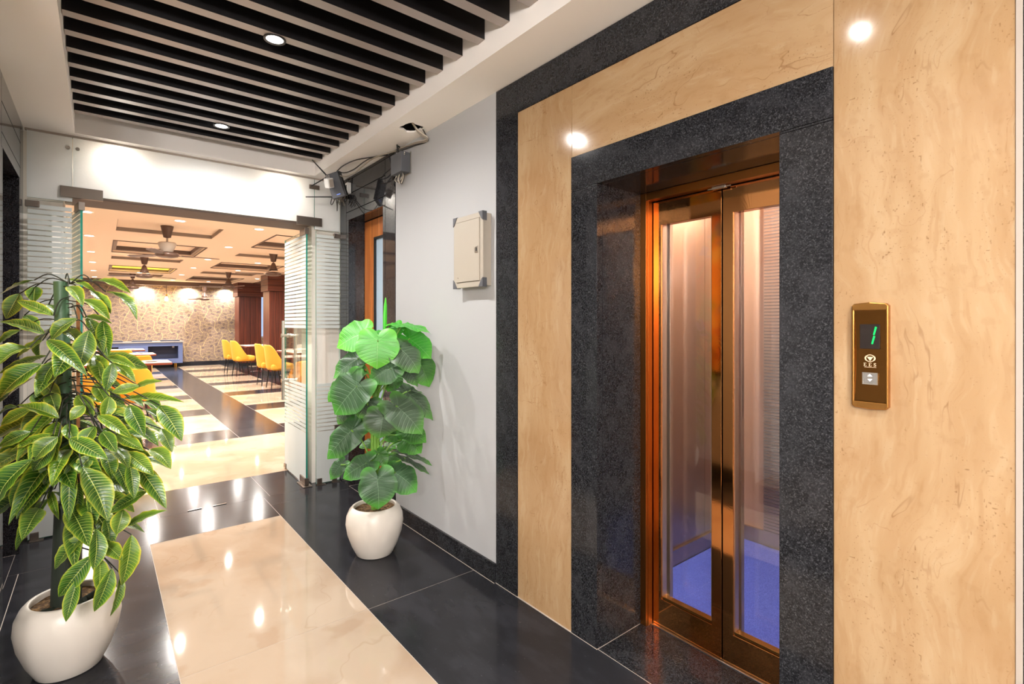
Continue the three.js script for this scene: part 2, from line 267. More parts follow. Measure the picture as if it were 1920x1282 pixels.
// timber doors standing in those surrounds
function timberDoor(name, x) {
  const o = structure(name);
  const sh = poly(rect(-.335, .335, .003, 2.275), [rect(-.145, .145, .32, 2.12)]);
  part(o, 'door_leaf', muv(extrude(sh, .04, .003)).rotateY(Math.PI / 2).translate(x, 0, -3.935), M.teak);
  part(o, 'glazing_bead', muv(extrude(poly(rect(-.147, .147, .318, 2.122), [rect(-.128, .128, .337, 2.103)]), .046)).rotateY(Math.PI / 2).translate(x - .003, 0, -3.935), M.black);
  part(o, 'glass_panel', blk(x + .014, x + .024, .33, 2.11, 3.935 - .132, 3.935 + .132), M.blueFrost);
}
timberDoor('door_2', 1.80); timberDoor('door_3', -.60);
// left wall, back wall
const wl = structure('wall_left');
part(wl, 'plaster', [blk(XL - .25, XL, 0, YS + .3, 2.05, 3.387), blk(XL - .25, XL - .03, 2.3, YS + .3, 3.387, 4.6), blk(XL - .25, XL - .03, 0, 2.3, 3.387, 3.575), blk(XL - .25, XL - .03, 0, 2.3, 4.295, 4.6)], M.white);
const bbl = single('baseboard_left', blk(XL, XL + .014, 0, .104, 2.036, 3.385, .003), M.granite); bbl.userData.kind = 'structure';
const wb = structure('wall_back'); part(wb, 'plaster', [blk(-2.8, 2.1, 0, YS + .3, DB - .2, DB), blk(-2.8, -2.6, 0, YS + .3, DB, 2.25), blk(-2.6, XL - .25, 0, YS + .3, 2.05, 2.25)], M.white);
part(wr, 'closet_back', blk(1.9, 2.1, 0, YS + .3, 3.3, 4.6), M.white); part(wl, 'closet_back', blk(-.9, XL - .25, 0, YS + .3, 3.3, 4.6), M.white);

// ceiling: soffits around a recess filled with dark slats
const RX0 = -.13, RX1 = 1.415, RD1 = 4.40;
const ceiling = structure('ceiling');
const holePts = []; for (let i = 0; i < 18; i++) { const a = i / 18 * Math.PI * 2, k = rr(.75, 1.2); holePts.push([1.545 + Math.cos(a) * .062 * k, 2.93 + Math.sin(a) * .085 * k]); }
part(ceiling, 'soffit', slab(poly(rect(RX1, XR + .26, DB, 4.62), [holePts]), YS, .012), M.soffit);
part(ceiling, 'soffit', [blk(XL - .26, RX0, YS, YS + .1, 2.05, 4.62), blk(-2.8, RX0, YS, YS + .1, DB, 2.05), blk(RX0, RX1, YS, YS + .1, RD1, 4.62), blk(RX0, RX1, YS, YS + .1, DB, -2.9)], M.soffit);
part(ceiling, 'fascia', [blk(RX0 - .02, RX0, YS + .1, 3.0, -2.9, RD1), blk(RX1, RX1 + .02, YS + .012, 3.0, -2.9, RD1), blk(RX0, RX1, YS + .1, 3.0, RD1, RD1 + .02), blk(RX0, RX1, YS + .1, 3.0, -2.92, -2.9)], M.soffit);
part(ceiling, 'deck', blk(-2.9, 2.2, 3.0, 3.12, DB - .2, 4.7), M.deck);
part(ceiling, 'hole_lining', [blk(1.436, 1.658, YS + .112, YS + .132, 2.8, 3.06), blk(1.436, 1.45, YS + .012, YS + .112, 2.8, 3.06), blk(1.655, 1.66, YS + .012, YS + .112, 2.8, 3.06), blk(1.436, 1.658, YS + .012, YS + .112, 2.8, 2.82), blk(1.436, 1.658, YS + .012, YS + .112, 3.04, 3.06)], M.deck);
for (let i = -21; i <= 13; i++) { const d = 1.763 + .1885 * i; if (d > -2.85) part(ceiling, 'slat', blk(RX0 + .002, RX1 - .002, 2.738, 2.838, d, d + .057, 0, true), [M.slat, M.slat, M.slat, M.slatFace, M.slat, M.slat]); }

// ---------------------------------------------------------------- lamps
function downlight(name, label, group, pos, r, power, color, lens, ring = M.trimWhite) {
  const o = thing(name, label, 'ceiling light', pos, 0, group);
  part(o, 'trim_ring', lathe([[r, -.004], [r * 1.28, -.006], [r * 1.3, 0], [r * 1.3, .004], [r * .98, .004], [r, -.004]], 28), ring);
  part(o, 'lens', cyl(r, r, .004, 28).translate(0, .001, 0), lens);
  const l = new THREE.SpotLight(color, power, 0, 1.45, .8, 2); l.position.set(0, -.012, 0); l.target.position.set(0, -1, 0); l.castShadow = true; l.shadow.radius = 1.2; o.add(l, l.target);
  return o;
}
for (const [d, w] of [[.80, 'above the lift door'], [2.57, 'over the cream floor strip'], [3.93, 'by the glass entrance'], [-.6, 'behind the lift wall end'], [-2.0, 'at the rear end of the corridor']])
  downlight('ceiling_spotlight', 'round white spotlight set between the black ceiling slats ' + w, 'spotlights in the slatted ceiling', P(.64, 2.738, d), .038, d === .8 ? HALL * .15 : HALL, NEUTRAL, M.lens, M.slat);

[[-.9, -.5, 'middle of the lobby'], [-1.9, -.5, 'lobby side wall'], [-.9, -2.2, 'lobby rear wall'], [-1.9, -2.2, 'lobby rear corner']].forEach(([x, d, w]) => downlight('lobby_spotlight', 'round white ceiling spotlight in the plain lobby ceiling near the ' + w, 'lobby spotlights', P(x, YS - .001, d), .06, LOBBY, NEUTRAL, M.lens));
for (const [d, w] of [[-.9, 'closer to the lift'], [-2.2, 'at the rear of the lobby']]) {
  const o = thing('globe_pendant', 'white glass globe lamp hanging in the lobby ' + w, 'pendant lamp', P(-1.25, YS, d), 0, 'lobby globe lamps');
  part(o, 'canopy', cyl(.05, .05, .02, 24).translate(0, -.01, 0), M.brushed); part(o, 'rod', rod(V(0, -.02, 0), V(0, -.5, 0), .006), M.brushed);
  part(o, 'globe', new THREE.SphereGeometry(.12, 32, 20).translate(0, -.61, 0), M.globe);
  const l = new THREE.PointLight(NEUTRAL, GLOBE, 0, 2); l.position.set(0, -.61, 0); l.castShadow = true; l.shadow.radius = 5; o.add(l);
}

// ---------------------------------------------------------------- glass front between corridor and dining room
function paneMats(face) { return [M.edge, M.edge, M.edge, M.edge, face, face]; }
function pane(w, h, t, x, y, z) { return new THREE.BoxGeometry(w, h, t).translate(x, y, z); }
// film: bands of frosting, given in pane-local x range; clear band between y 0.88 and 1.353
function film(o, x0, x1, z) {
  const F = (a, b) => part(o, 'frosted_stripe', new THREE.BoxGeometry(x1 - x0, b - a, .0006).translate((x0 + x1) / 2, (a + b) / 2, z), M.frost);
  for (let i = 0; i < 24; i++) F(1.353 + i * .0341, 1.353 + i * .0341 + .0262);
  for (let i = 0; i < 12; i++) F(.465 + i * .0346, .465 + i * .0346 + .0266);
  F(.012, .458);
}
function clip(o, x, y, w = .055, h = .042) { part(o, 'clip', box(w, h, .03, .003, x, y, 0), M.brushed); }
function floorClip(o, x) { part(o, 'floor_clip', [box(.042, .05, .03, .002, x, .028, 0), box(.07, .006, .06, .001, x + .01, .003, .01)], M.brushed); }
function sidePanel(label, x0, x1, clips) {
  const o = thing('glass_side_panel', label, 'glass panel', P((x0 + x1) / 2, 0, DG)), w = x1 - x0;
  part(o, 'glass_pane', pane(w - .004, 2.187, .012, 0, 1.10, 0), paneMats(M.glass)); film(o, -w / 2 + .004, w / 2 - .004, .0066);
  for (const c of clips) floorClip(o, c);
  return o;
}
const gl = sidePanel('narrow striped glass panel fixed beside the variegated plant', XL + .02, -.143, [-.075, .06]);
const gr = sidePanel('narrow striped glass panel fixed between glass door and timber door', 1.446, XR - .006, [-.075, .055]);
clip(gl, -.085, 2.165, .07, .04); clip(gl, -.085, .48); clip(gr, .08, 2.165, .06, .04); clip(gr, .08, .48, .05, .04);
{
  const o = thing('glass_transom', 'frosted glass panels spanning above the open glass doors', 'glass panel', P(.64, 0, DG));
  for (const [a, b] of [[XL + .02, -.145], [-.141, 1.43], [1.434, XR - .006]]) part(o, 'glass_pane', pane(b - a, 2.637 - (a > -.2 && b < 1.5 ? 2.255 : 2.205), .012, (a + b) / 2 - .64, (2.637 + (a > -.2 && b < 1.5 ? 2.255 : 2.205)) / 2, 0), [M.edge, M.edge, M.edge, M.edge, M.etched, M.etched]);
  for (const x of [-.168, -.118]) part(o, 'stud', cyl(.011, .011, .012, 20).rotateX(Math.PI / 2).translate(x - .64, 2.56, .01), M.steel);
  part(o, 'joint_clip', box(.085, .036, .028, .002, 1.432 - .64, 2.565, 0), M.brushed);
  part(o, 'top_bead', blk(XL - .64 + .01, XR - .64 - .01, 2.632, 2.645, -.012, .012), M.pale);
  for (const [a, b] of [[-.205, .015], [1.285, 1.495]]) part(o, 'patch_fitting', box(b - a, .072, .032, .002, (a + b) / 2 - .64, 2.268, 0), M.brushed);
}
function glassDoor(label, x, turn, side) {       // hinge at the group's origin, leaf along local +x
  const o = thing('glass_door', label, 'glass door', P(x, 0, DG), turn);
  part(o, 'glass_pane', pane(.70, 2.17, .012, .37 - .015, 1.105, 0), paneMats(M.tintGlass)); film(o, .01, .70, side * .0066);
  part(o, 'top_patch', box(.16, .055, .034, .002, .08, 2.185, 0), M.brushed);
  part(o, 'floor_pivot', [box(.16, .06, .034, .002, .08, .042, 0), box(.2, .008, .075, .002, .07, .005, 0)], M.brushed);
  part(o, 'floor_lock', box(.07, .045, .03, .002, .67, .035, 0), M.brushed);
  for (const s of [-1, 1]) {
    part(o, 'pull_bar', cyl(.0135, .0135, .74, 18).translate(.565, 1.05, s * .055), M.steel);
    for (const y of [.86, 1.28]) part(o, 'standoff', [cyl(.0125, .0125, .06, 14).rotateX(Math.PI / 2).translate(.565, y, s * .034), cyl(.019, .019, .012, 16).rotateX(Math.PI / 2).translate(.565, y, s * .013), cyl(.019, .019, .02, 16).rotateX(Math.PI / 2).translate(.565, y, s * .062)], M.steel);
  }
  return o;
}
glassDoor('open glass door with striped film beside the broad-leaved plant', 1.372, Math.PI / 2 - .02, -1);
glassDoor('open glass door seen edge-on behind the variegated plant', -.097, Math.PI / 2 + .17, -1);
for (const [x, w] of [[.55, 'nearer the variegated plant'], [.715, 'nearer the broad-leaved plant']]) single('floor_strike', box(.09, .004, .012, .0015), M.chrome, 'small steel door strike let into the dark floor, ' + w, 'strike plate', P(x, .003, 4.455), .05, 'door strikes in the floor');

// wall behind the glass with the opening into the dining room
const wf = structure('wall_front'), OX0 = -.195, OX1 = 1.437;
part(wf, 'plaster', [blk(-3.4, OX0, 0, 3.0, 4.56, 4.85), blk(OX1, 5.9, 0, 3.0, 4.56, 4.85), blk(OX0, OX1, 2.29, 3.0, 4.56, 4.85)], M.frontWall);
part(wf, 'lintel_board', blk(OX0, OX1, 2.25, 2.29, 4.54, 4.87, .003), M.brownPaint);
part(wf, 'lintel_board', blk(OX0 - .02, OX1 + .02, 2.27, 2.35, 4.85, 4.868), M.brownPaint);
for (const [x, w] of [[.10, 'the variegated plant end'], [1.16, 'the striped side panel end']]) {
  downlight('lintel_spotlight', 'small spotlight behind the frosted transom glass, toward ' + w, 'spotlights behind the transom', P(x, 2.638, 4.525), .018, .42, NEUTRAL, M.lens);
}

// ---------------------------------------------------------------- lift: doors, frame, cabin
{
  const o = thing('elevator_door', 'copper mirror lift doors with tall glass windows in a dark granite surround', 'elevator door', P(2.0, 0, 1.09));
  // local: x into the lift, z = -(d - 1.09)
  const Lb = (x0, x1, y0, y1, a, b, r = .001) => box(x1 - x0, y1 - y0, b - a, r, (x0 + x1) / 2, (y0 + y1) / 2, -(a + b) / 2);
  part(o, 'jamb', [Lb(-.045, -.03, 0, 1.997, .345, .376), Lb(-.03, .0, 0, 1.997, .342, .376)], M.copperDull);
  part(o, 'jamb', [Lb(-.045, -.03, 0, 1.997, -.376, -.345), Lb(-.03, .0, 0, 1.997, -.376, -.342)], M.copperDull);
  part(o, 'head', [Lb(-.045, -.0, 1.962, 1.997, -.345, .345)], M.copperDull);
  part(o, 'head_bracket', [Lb(-.03, -.012, 1.95, 1.962, -.03, .03, .002), rod(V(-.022, 1.956, -.05), V(-.022, 1.956, .05), .003)], M.steel);
  for (const s of [1, -1]) {
    const sh = poly(rect(-.175, .175, .006, 1.958), [rect(-.13, .12, .13, 1.85)]);
    const g = muv(extrude(sh, .038, .0015)).rotateY(Math.PI / 2);        // local x of the shape runs to -z (deeper)
    if (s < 0) g.scale(1, 1, -1).attributes.position && g.index === null;
    const leaf = part(o, 'door_panel', s > 0 ? g : flip(g), M.copper); leaf.position.set(.004, 0, -s * .1775);
    leaf.rotation.y = s > 0 ? -.012 : .014;
    part(leaf, 'glass_pane', box(.005, 1.72, .25, 0, .026, .99, s * .005), M.glass);
    part(leaf, 'window_sill', box(.03, .012, .248, .001, .018, .137, s * .005), M.gold);
    part(leaf, 'window_trim', [box(.03, 1.72, .006, 0, .02, .99, s * .005 - .123), box(.03, 1.72, .006, 0, .02, .99, s * .005 + .123)], M.cabinSteel);
  }
  part(o, 'sill_rail', Lb(-.01, .06, -.004, .005, -.376, .376), M.steel);
}
function flip(g) { const p = g.attributes; for (const k of Object.keys(p)) { const a = p[k], n = a.itemSize; for (let i = 0; i < a.count; i += 3) for (let c = 0; c < n; c++) { const t = a.array[(i + 1) * n + c]; a.array[(i + 1) * n + c] = a.array[(i + 2) * n + c]; a.array[(i + 2) * n + c] = t; } } g.computeVertexNormals(); return g; }
const shaft = structure('wall_elevator');
part(shaft, 'shaft_wall', [blk(2.03, 3.45, -.1, 2.7, 1.80, 1.95), blk(2.03, 3.45, -.1, 2.7, .30, .42), blk(3.4, 3.55, -.1, 2.7, .3, 1.95), blk(2.0, 3.55, 2.6, 2.7, .3, 1.95), blk(2.02, 3.55, -.16, -.02, .3, 1.95), blk(2.0, 2.08, 0, 2.7, 1.47, 1.95), blk(2.0, 2.08, 0, 2.7, .3, .71), blk(2.0, 2.08, 1.99, 2.7, .7, 1.48), blk(1.9, 2.02, 0, 2.95, 1.486, 2.0), blk(1.9, 2.02, 0, 2.95, .2, .694), blk(1.9, 2.02, 2.018, 2.95, .69, 1.5)], M.deck);
const cabin = structure('wall_cabin');
for (const [d0, d1] of [[.55, .835], [.838, 1.115], [1.118, 1.40], [1.403, 1.69]]) part(cabin, 'cabin_panel', blk(3.24, 3.26, 0, 2.3, d0, d1), M.cabinWall);
for (const [x0, x1] of [[2.2, 2.545], [2.548, 2.893], [2.896, 3.24]]) { part(cabin, 'cabin_panel', blk(x0, x1, 0, 2.3, 1.69, 1.71), M.cabinSteel); part(cabin, 'cabin_panel', blk(x0, x1, 0, 2.3, .53, .55), M.cabinSteel); }
part(cabin, 'skirting', [blk(3.225, 3.24, .0, .1, .56, 1.68), blk(2.2, 3.22, 0, .1, 1.675, 1.69)], M.cabinSteel);
part(cabin, 'cabin_ceiling', blk(2.12, 3.26, 2.3, 2.33, .53, 1.71), M.cabinSteel);
part(cabin, 'cabin_floor', blk(2.08, 3.26, -.02, .0, .53, 1.71), M.steel);
part(cabin, 'cabin_jamb', [blk(2.12, 2.16, 0, 2.3, 1.455, 1.7), blk(2.12, 2.16, 0, 2.3, .54, .725), blk(2.12, 2.16, 1.99, 2.3, .725, 1.455)], M.cabinSteel);
{
  const c = single('carpet', blk(2.17, 3.222, .001, .012, .56, 1.672, .003), M.carpet, 'blue carpet covering the floor inside the lift', 'carpet');
  const o = thing('cabin_door', 'inner lift car doors with glass between steel stiles, behind the copper doors', 'elevator door', P(2.11, 0, 1.09));
  for (const s of [1, -1]) {
    part(o, 'door_frame', [box(.025, 1.98, .045, .002, 0, 1.0, -s * .335), box(.025, 1.98, .03, .002, 0, 1.0, -s * .018), box(.025, .08, .33, .002, 0, 1.95, -s * .175), box(.025, .07, .33, .002, 0, .045, -s * .175)], M.cabinSteel);
    part(o, 'glass_pane', box(.005, 1.84, .28, 0, 0, 1.0, -s * .173), M.glass);
  }
  const lampO = thing('cabin_lamp', 'round warm lamp in the lift car ceiling', 'ceiling light', P(2.85, 2.298, 1.12));
  part(lampO, 'lens', cyl(.07, .07, .006, 28), M.lensWarm); part(lampO, 'trim_ring', lathe([[.07, -.006], [.09, -.004], [.092, .002], [.07, .002]], 28), M.gold);
  const l = new THREE.PointLight(WARM, 2, 0, 2); l.position.set(0, -.02, 0); l.castShadow = true; l.shadow.radius = 2; lampO.add(l);
  const g = thing('perforated_panel', 'tall perforated steel panel inside the lift car', 'panel', P(3.20, .1, 1.42));
  part(g, 'panel_face', blk(-.006, 0, 0, 2.1, -.05, .05), M.cabinSteel);
  const h = []; for (let i = 0; i < 105; i++) h.push(new THREE.BoxGeometry(.003, .006, .092).translate(-.0065, .02 + i * .0198, 0)); part(g, 'perforation', h, M.brownPaint).userData.kind = 'stuff';
}

// ---------------------------------------------------------------- lift call panel
const font = await new FontLoader().loadAsync('fonts/droid/droid_serif_regular.typeface.json');
{
  const o = thing('call_panel', 'bronze lift call panel with green digit on the beige marble', 'call panel', P(XR, 1.309, .469));
  o.rotation.y = -Math.PI / 2;                   // local z to the room, local x toward the camera-side
  const W = .087, H = .288, C = [];              // body: plan rectangle with a slightly bowed top
  const pr = [[-W / 2, -H / 2 + .006], [-W / 2 + .006, -H / 2], [0, -H / 2 - .003], [W / 2 - .006, -H / 2], [W / 2, -H / 2 + .006], [W / 2, H / 2 - .006], [W / 2 - .006, H / 2], [0, H / 2 + .004], [-W / 2 + .006, H / 2], [-W / 2, H / 2 - .006]];
  part(o, 'housing', extrude(poly(pr, [rect(-.036, .036, -.126, .124)]), .02, .003), M.gold);
  // concave mirror face, hollow along its height
  const pg = new THREE.PlaneGeometry(.0725, .251, 10, 16), pp = pg.attributes.position; for (let i = 0; i < pp.count; i++) { const y = pp.getY(i) / .125; pp.setZ(i, .006 + .009 * y * y); } pg.computeVertexNormals();
  part(o, 'face_plate', pg, M.goldMirror);
  part(o, 'display_screen', box(.047, .068, .006, .001, -.001, .053, .0095), M.screen);
  const seg = (x, y) => extrude(poly([[x - .0035, y - .011], [x + .0005, y - .012], [x + .006, y + .010], [x + .0015, y + .012]]), .0008).translate(0, 0, .0127);
  part(o, 'digit', [seg(.0105, .069), seg(.0065, .044)], M.digit, 'green lit figure one');
  const ring = new THREE.RingGeometry(.0088, .0112, 28, 1).translate(0, 0, 0), tri = new THREE.ShapeGeometry(poly([[-.0075, .004], [.0075, .004], [0, -.0075]]));
  const ov = new THREE.RingGeometry(.0115, .0125, 28, 1);
  part(o, 'logo', [ring.scale(1.05, .95, 1), tri, ov.scale(1.05, .8, 1)].map(x => x.translate(-.0015, -.007, .0068)), M.print);
  const letter = (t, x) => new TextGeometry(t, { font, size: .0092, depth: .0003, curveSegments: 4 }).translate(x - .001, -.0292, .0067);
  part(o, 'lettering', [letter('E', -.0165), letter('E', -.0045), letter('S', .0075), new THREE.BoxGeometry(.028, .0008, .0003).translate(-.001, -.0318, .0069)], M.print, 'pale letters E E S');
  const btn = part(o, 'button', box(.036, .033, .008, .002, 0, -.0625, .0095), M.chrome);
  part(btn, 'arrow', [poly([[-.006, .004], [.006, .004], [0, .011]]), poly([[-.006, -.003], [.006, -.003], [0, -.010]])].map(s => extrude(s, .0006).translate(0, -.0605, .0132)), M.printWhite);
  part(btn, 'bezel', extrude(poly(rect(-.018, .018, -.0165, .0165), [rect(-.0145, .0145, -.0135, .0135)]), .0015).translate(0, -.0625, .0125), M.steel);
}

// ---------------------------------------------------------------- electrical box on the plaster
{
  const o = thing('distribution_box', 'beige metal electrical distribution box with black corner caps on white wall', 'electrical box', P(XR, 1.80, 2.37)); o.rotation.y = -Math.PI / 2;
  const W = .29, H = .405;                         // local x: + toward smaller d
  part(o, 'housing', box(W - .01, H - .01, .05, .003, 0, 0, .025), M.boxPaint);
  part(o, 'frame', extrude(poly(rect(-W / 2, W / 2, -H / 2, H / 2), [rect(-.118, .118, -.172, .172)]), .014, .003).translate(0, 0, .05), M.boxPaint);
  const d = part(o, 'door', box(.232, .34, .012, .002, 0, 0, .06), M.boxPaint);
  part(d, 'latch', [extrude(poly(rect(-.015, .015, -.017, .017), [rect(-.006, .006, -.011, .011)]), .004, .001).translate(.092, 0, .066), box(.011, .021, .003, .001, .092, 0, .0675)], M.steel);
  part(d, 'latch_slot', box(.008, .017, .002, 0, .095, 0, .0688), M.black);
  part(d, 'screw', cyl(.003, .003, .002, 10).rotateX(Math.PI / 2).translate(-.09, -.145, .067), M.chrome);
  for (const sx of [-1, 1]) for (const sy of [-1, 1]) part(o, 'corner_cap', extrude(poly([[0, 0], [-sx * .04, 0], [-sx * .012, -sy * .042], [0, -sy * .05]].map(p => p)), .03, .0015).translate(sx * (W / 2 + .002), sy * (H / 2 + .002), .037), M.greyPlastic);
}

// ---------------------------------------------------------------- boxes and cables under the soffit
{
  const o = thing('power_supply_box', 'dark grey power supply box hanging on the white wall by the granite surround', 'power supply', P(XR, 2.50, 3.235)); o.rotation.y = -Math.PI / 2; o.scale.setScalar(.8);
  part(o, 'housing', box(.20, .17, .085, .004, 0, 0, .05), M.greyPlastic);
  part(o, 'back_plate', box(.215, .185, .008, .002, .004, 0, .005), M.steel);
  part(o, 'screw', [V(.085, .075, .0), V(.085, .06, 0)].map(p => new THREE.SphereGeometry(.008, 10, 8).translate(p.x + .012, p.y, .06)), M.chrome);
  for (let i = 0; i < 5; i++) part(o, 'lead', tube([V(-.07 + i * .02, -.08, .05), V(-.06 + i * .022, -.12 - rr(0, .02), .07), V(-.01 + i * .012, -.15 - i * .008, .06), V(.04 + i * .008, -.12, .05), V(.05, -.08, .05)], .0035), [M.cableWhite, M.cableDark, M.cableGrey][i % 3]);
}
{
  const o = thing('wifi_router', 'dark wireless router with stub aerials hung from the soffit corner', 'router', P(1.47, 2.50, 4.05)); o.rotation.set(.15, -.75, .38);
  part(o, 'housing', box(.12, .20, .03, .006), M.greyPlastic); part(o, 'vent_strip', box(.02, .19, .034, .003, .055, 0, 0), M.black);
  part(o, 'indicator_strip', box(.03, .004, .002, 0, .0, -.075, .016), std({ color: '#6d86c8', emissive: new THREE.Color(.1, .2, .8), emissiveIntensity: .5 }));
  part(o, 'aerial', rod(V(-.05, -.08, 0), V(-.26, -.02, .03), .006, .004), M.black);
  part(o, 'aerial', rod(V(-.05, .09, 0), V(-.12, .24, .02), .006, .004), M.black);
  part(o, 'aerial', rod(V(.0, .095, 0), V(-.22, .07, -.05), .006, .004), M.black);
  const a = thing('plug_adapter', 'white plug-in power adapter hanging beside the wireless router', 'adapter', P(1.40, 2.50, 4.02)); a.rotation.set(.2, .4, .3);
  part(a, 'body', box(.055, .075, .05, .006), M.whitePlastic); part(a, 'socket_face', box(.04, .06, .006, .002, .0, 0, .026), M.pale); part(a, 'pin', [rod(V(-.01, .03, 0), V(-.01, .06, 0), .003), rod(V(.01, .03, 0), V(.01, .06, 0), .003)], M.steel);
  const j = thing('junction_box', 'small dark junction block with bunched wires at the corner of granite and glass', 'junction box', P(1.615, 2.515, 4.36));
  part(j, 'body', box(.05, .06, .055, .004), M.darkPlastic); part(j, 'cover', box(.06, .075, .012, .003, 0, .0, .032), M.cableDark);
  for (let i = 0; i < 6; i++) { const q = rr(.02, .06); part(j, 'lead', tube([V(-.01, .02, .03), V(-.05 + rr(0, .05), .02 - q, .06), V(rr(-.04, .04), -.06 - q, .05), V(rr(-.02, .05), -.03, .06), V(.02, .03, .03)], .0026), i % 2 ? M.cableDark : M.cableGrey); }
  const t = thing('terminal_block', 'white terminal block beside the dark junction block over the granite', 'terminal block', P(1.635, 2.54, 4.23)); part(t, 'body', box(.035, .09, .05, .004), M.whitePlastic); part(t, 'slot', box(.004, .05, .02, 0, -.018, 0, 0), M.black);
}
const cable = (pts, r, m, label, grp) => single('cable', tube(pts, r, 40, 7), m, label, 'cable', null, 0, grp || 'cables under the soffit');
cable([P(1.56, 2.70, 2.96), P(1.60, 2.625, 2.93), P(1.645, 2.585, 2.90), P(1.645, 2.605, 3.06), P(1.65, 2.635, 3.3)], .007, M.cableGrey, 'thick grey cable coming out of the broken hole in the soffit');
cable([P(1.53, 2.70, 2.93), P(1.60, 2.632, 2.925), P(1.652, 2.60, 2.91), P(1.652, 2.615, 3.08), P(1.652, 2.638, 3.35)], .005, M.cableWhite, 'pale cable beside the thick grey one from the soffit hole');
cable([P(1.55, 2.71, 2.90), P(1.62, 2.64, 2.91), P(1.655, 2.59, 2.92), P(1.655, 2.60, 3.1), P(1.655, 2.625, 3.36)], .004, M.cableDark, 'thin dark cable lowest in the bundle from the soffit hole');
cable([P(1.65, 2.637, 3.3), P(1.652, 2.63, 3.6), P(1.653, 2.628, 3.95), P(1.65, 2.632, 4.3)], .006, M.cableDark, 'dark cable clipped along the top of the granite surround');
cable([P(1.652, 2.633, 3.35), P(1.55, 2.60, 3.52), P(1.50, 2.54, 3.75), P(1.49, 2.56, 3.98), P(1.47, 2.60, 4.05)], .005, M.cableGrey, 'grey cable sagging lowest between the granite and the router');
cable([P(1.652, 2.637, 3.42), P(1.55, 2.615, 3.6), P(1.51, 2.575, 3.8), P(1.50, 2.59, 3.98), P(1.48, 2.61, 4.05)], .004, M.cableDark, 'dark cable sagging just above the lowest grey one');
cable([P(1.652, 2.64, 3.5), P(1.58, 2.638, 3.62), P(1.51, 2.636, 3.75), P(1.48, 2.63, 3.95), P(1.47, 2.61, 4.04)], .004, M.black, 'black cable looping high from the router along the soffit');
cable([P(1.47, 2.42, 4.07), P(1.50, 2.36, 4.12), P(1.53, 2.33, 4.2), P(1.58, 2.46, 4.32), P(1.6, 2.50, 4.35)], .0035, M.cableDark, 'thin dark cable drooping from the router to the junction block');
cable([P(1.45, 2.44, 4.06), P(1.46, 2.38, 4.15), P(1.52, 2.40, 4.28), P(1.59, 2.52, 4.36)], .0035, M.black, 'thin black cable joining the adapter and the junction block');
cable([P(1.65, 2.63, 4.20), P(1.645, 2.52, 4.25), P(1.64, 2.44, 4.3), P(1.62, 2.46, 4.35)], .004, M.cableDark, 'short dark cable hanging down the granite beside the terminal block');
cable([P(1.652, 2.632, 3.33), P(1.63, 2.60, 3.34), P(1.64, 2.48, 3.4), P(1.645, 2.40, 3.42), P(1.62, 2.38, 3.36), P(1.61, 2.41, 3.28)], .004, M.cableDark, 'dark lead curling around the power supply box');
cable([P(1.652, 2.637, 3.30), P(1.62, 2.645, 3.28), P(1.60, 2.62, 3.24), P(1.60, 2.575, 3.23)], .006, M.black, 'short black lead bent into the top of the power supply box');

// ---------------------------------------------------------------- plants
function potPart(o) {
  part(o, 'pot', lathe([[0, 0], [.095, 0], [.107, .005], [.135, .06], [.160, .13], [.170, .19], [.166, .235], [.150, .272], [.134, .289], [.124, .292], [.119, .286], [.122, .27], [.128, .25], [.0, .25]], 72), M.pot);
  const s = new THREE.CircleGeometry(.127, 40, 0, Math.PI * 2).rotateX(-Math.PI / 2), ring = new THREE.RingGeometry(.0, .126, 40, 14).rotateX(-Math.PI / 2), p = ring.attributes.position;
  for (let i = 0; i < p.count; i++) p.setY(i, .262 + .014 * (fbm(p.getX(i) * 3 + .5, p.getZ(i) * 3 + .5, 8, 8, 3, 3) - .3)); ring.computeVertexNormals();
  part(o, 'soil', muv(ring), M.soil);
}
// pointed leaf: base at the origin, tip at (0,1,0), face to +z; returns a few differently bent ones
function pointedLeaf(fold, arch, twist, s0) {
  const NX = 8, NY = 16, g = new THREE.PlaneGeometry(1, 1, NX, NY), p = g.attributes.position, uv = g.attributes.uv;
  for (let i = 0; i < p.count; i++) {
    const u = uv.getX(i) * 2 - 1, t = uv.getY(i), w = .5 * Math.pow(Math.sin(Math.PI * Math.pow(clamp(t, 0, 1), .86)), .9);
    const a = arch * Math.sin(Math.PI * t), tw = twist * (t - .5) * 2, x = u * w, z = Math.abs(u) * w * fold + .05 * Math.sin(t * 26 + s0) * u * u * w + a;
    p.setXYZ(i, x * Math.cos(tw), t, z + x * Math.sin(tw));
  }
  g.computeVertexNormals(); return g;
}
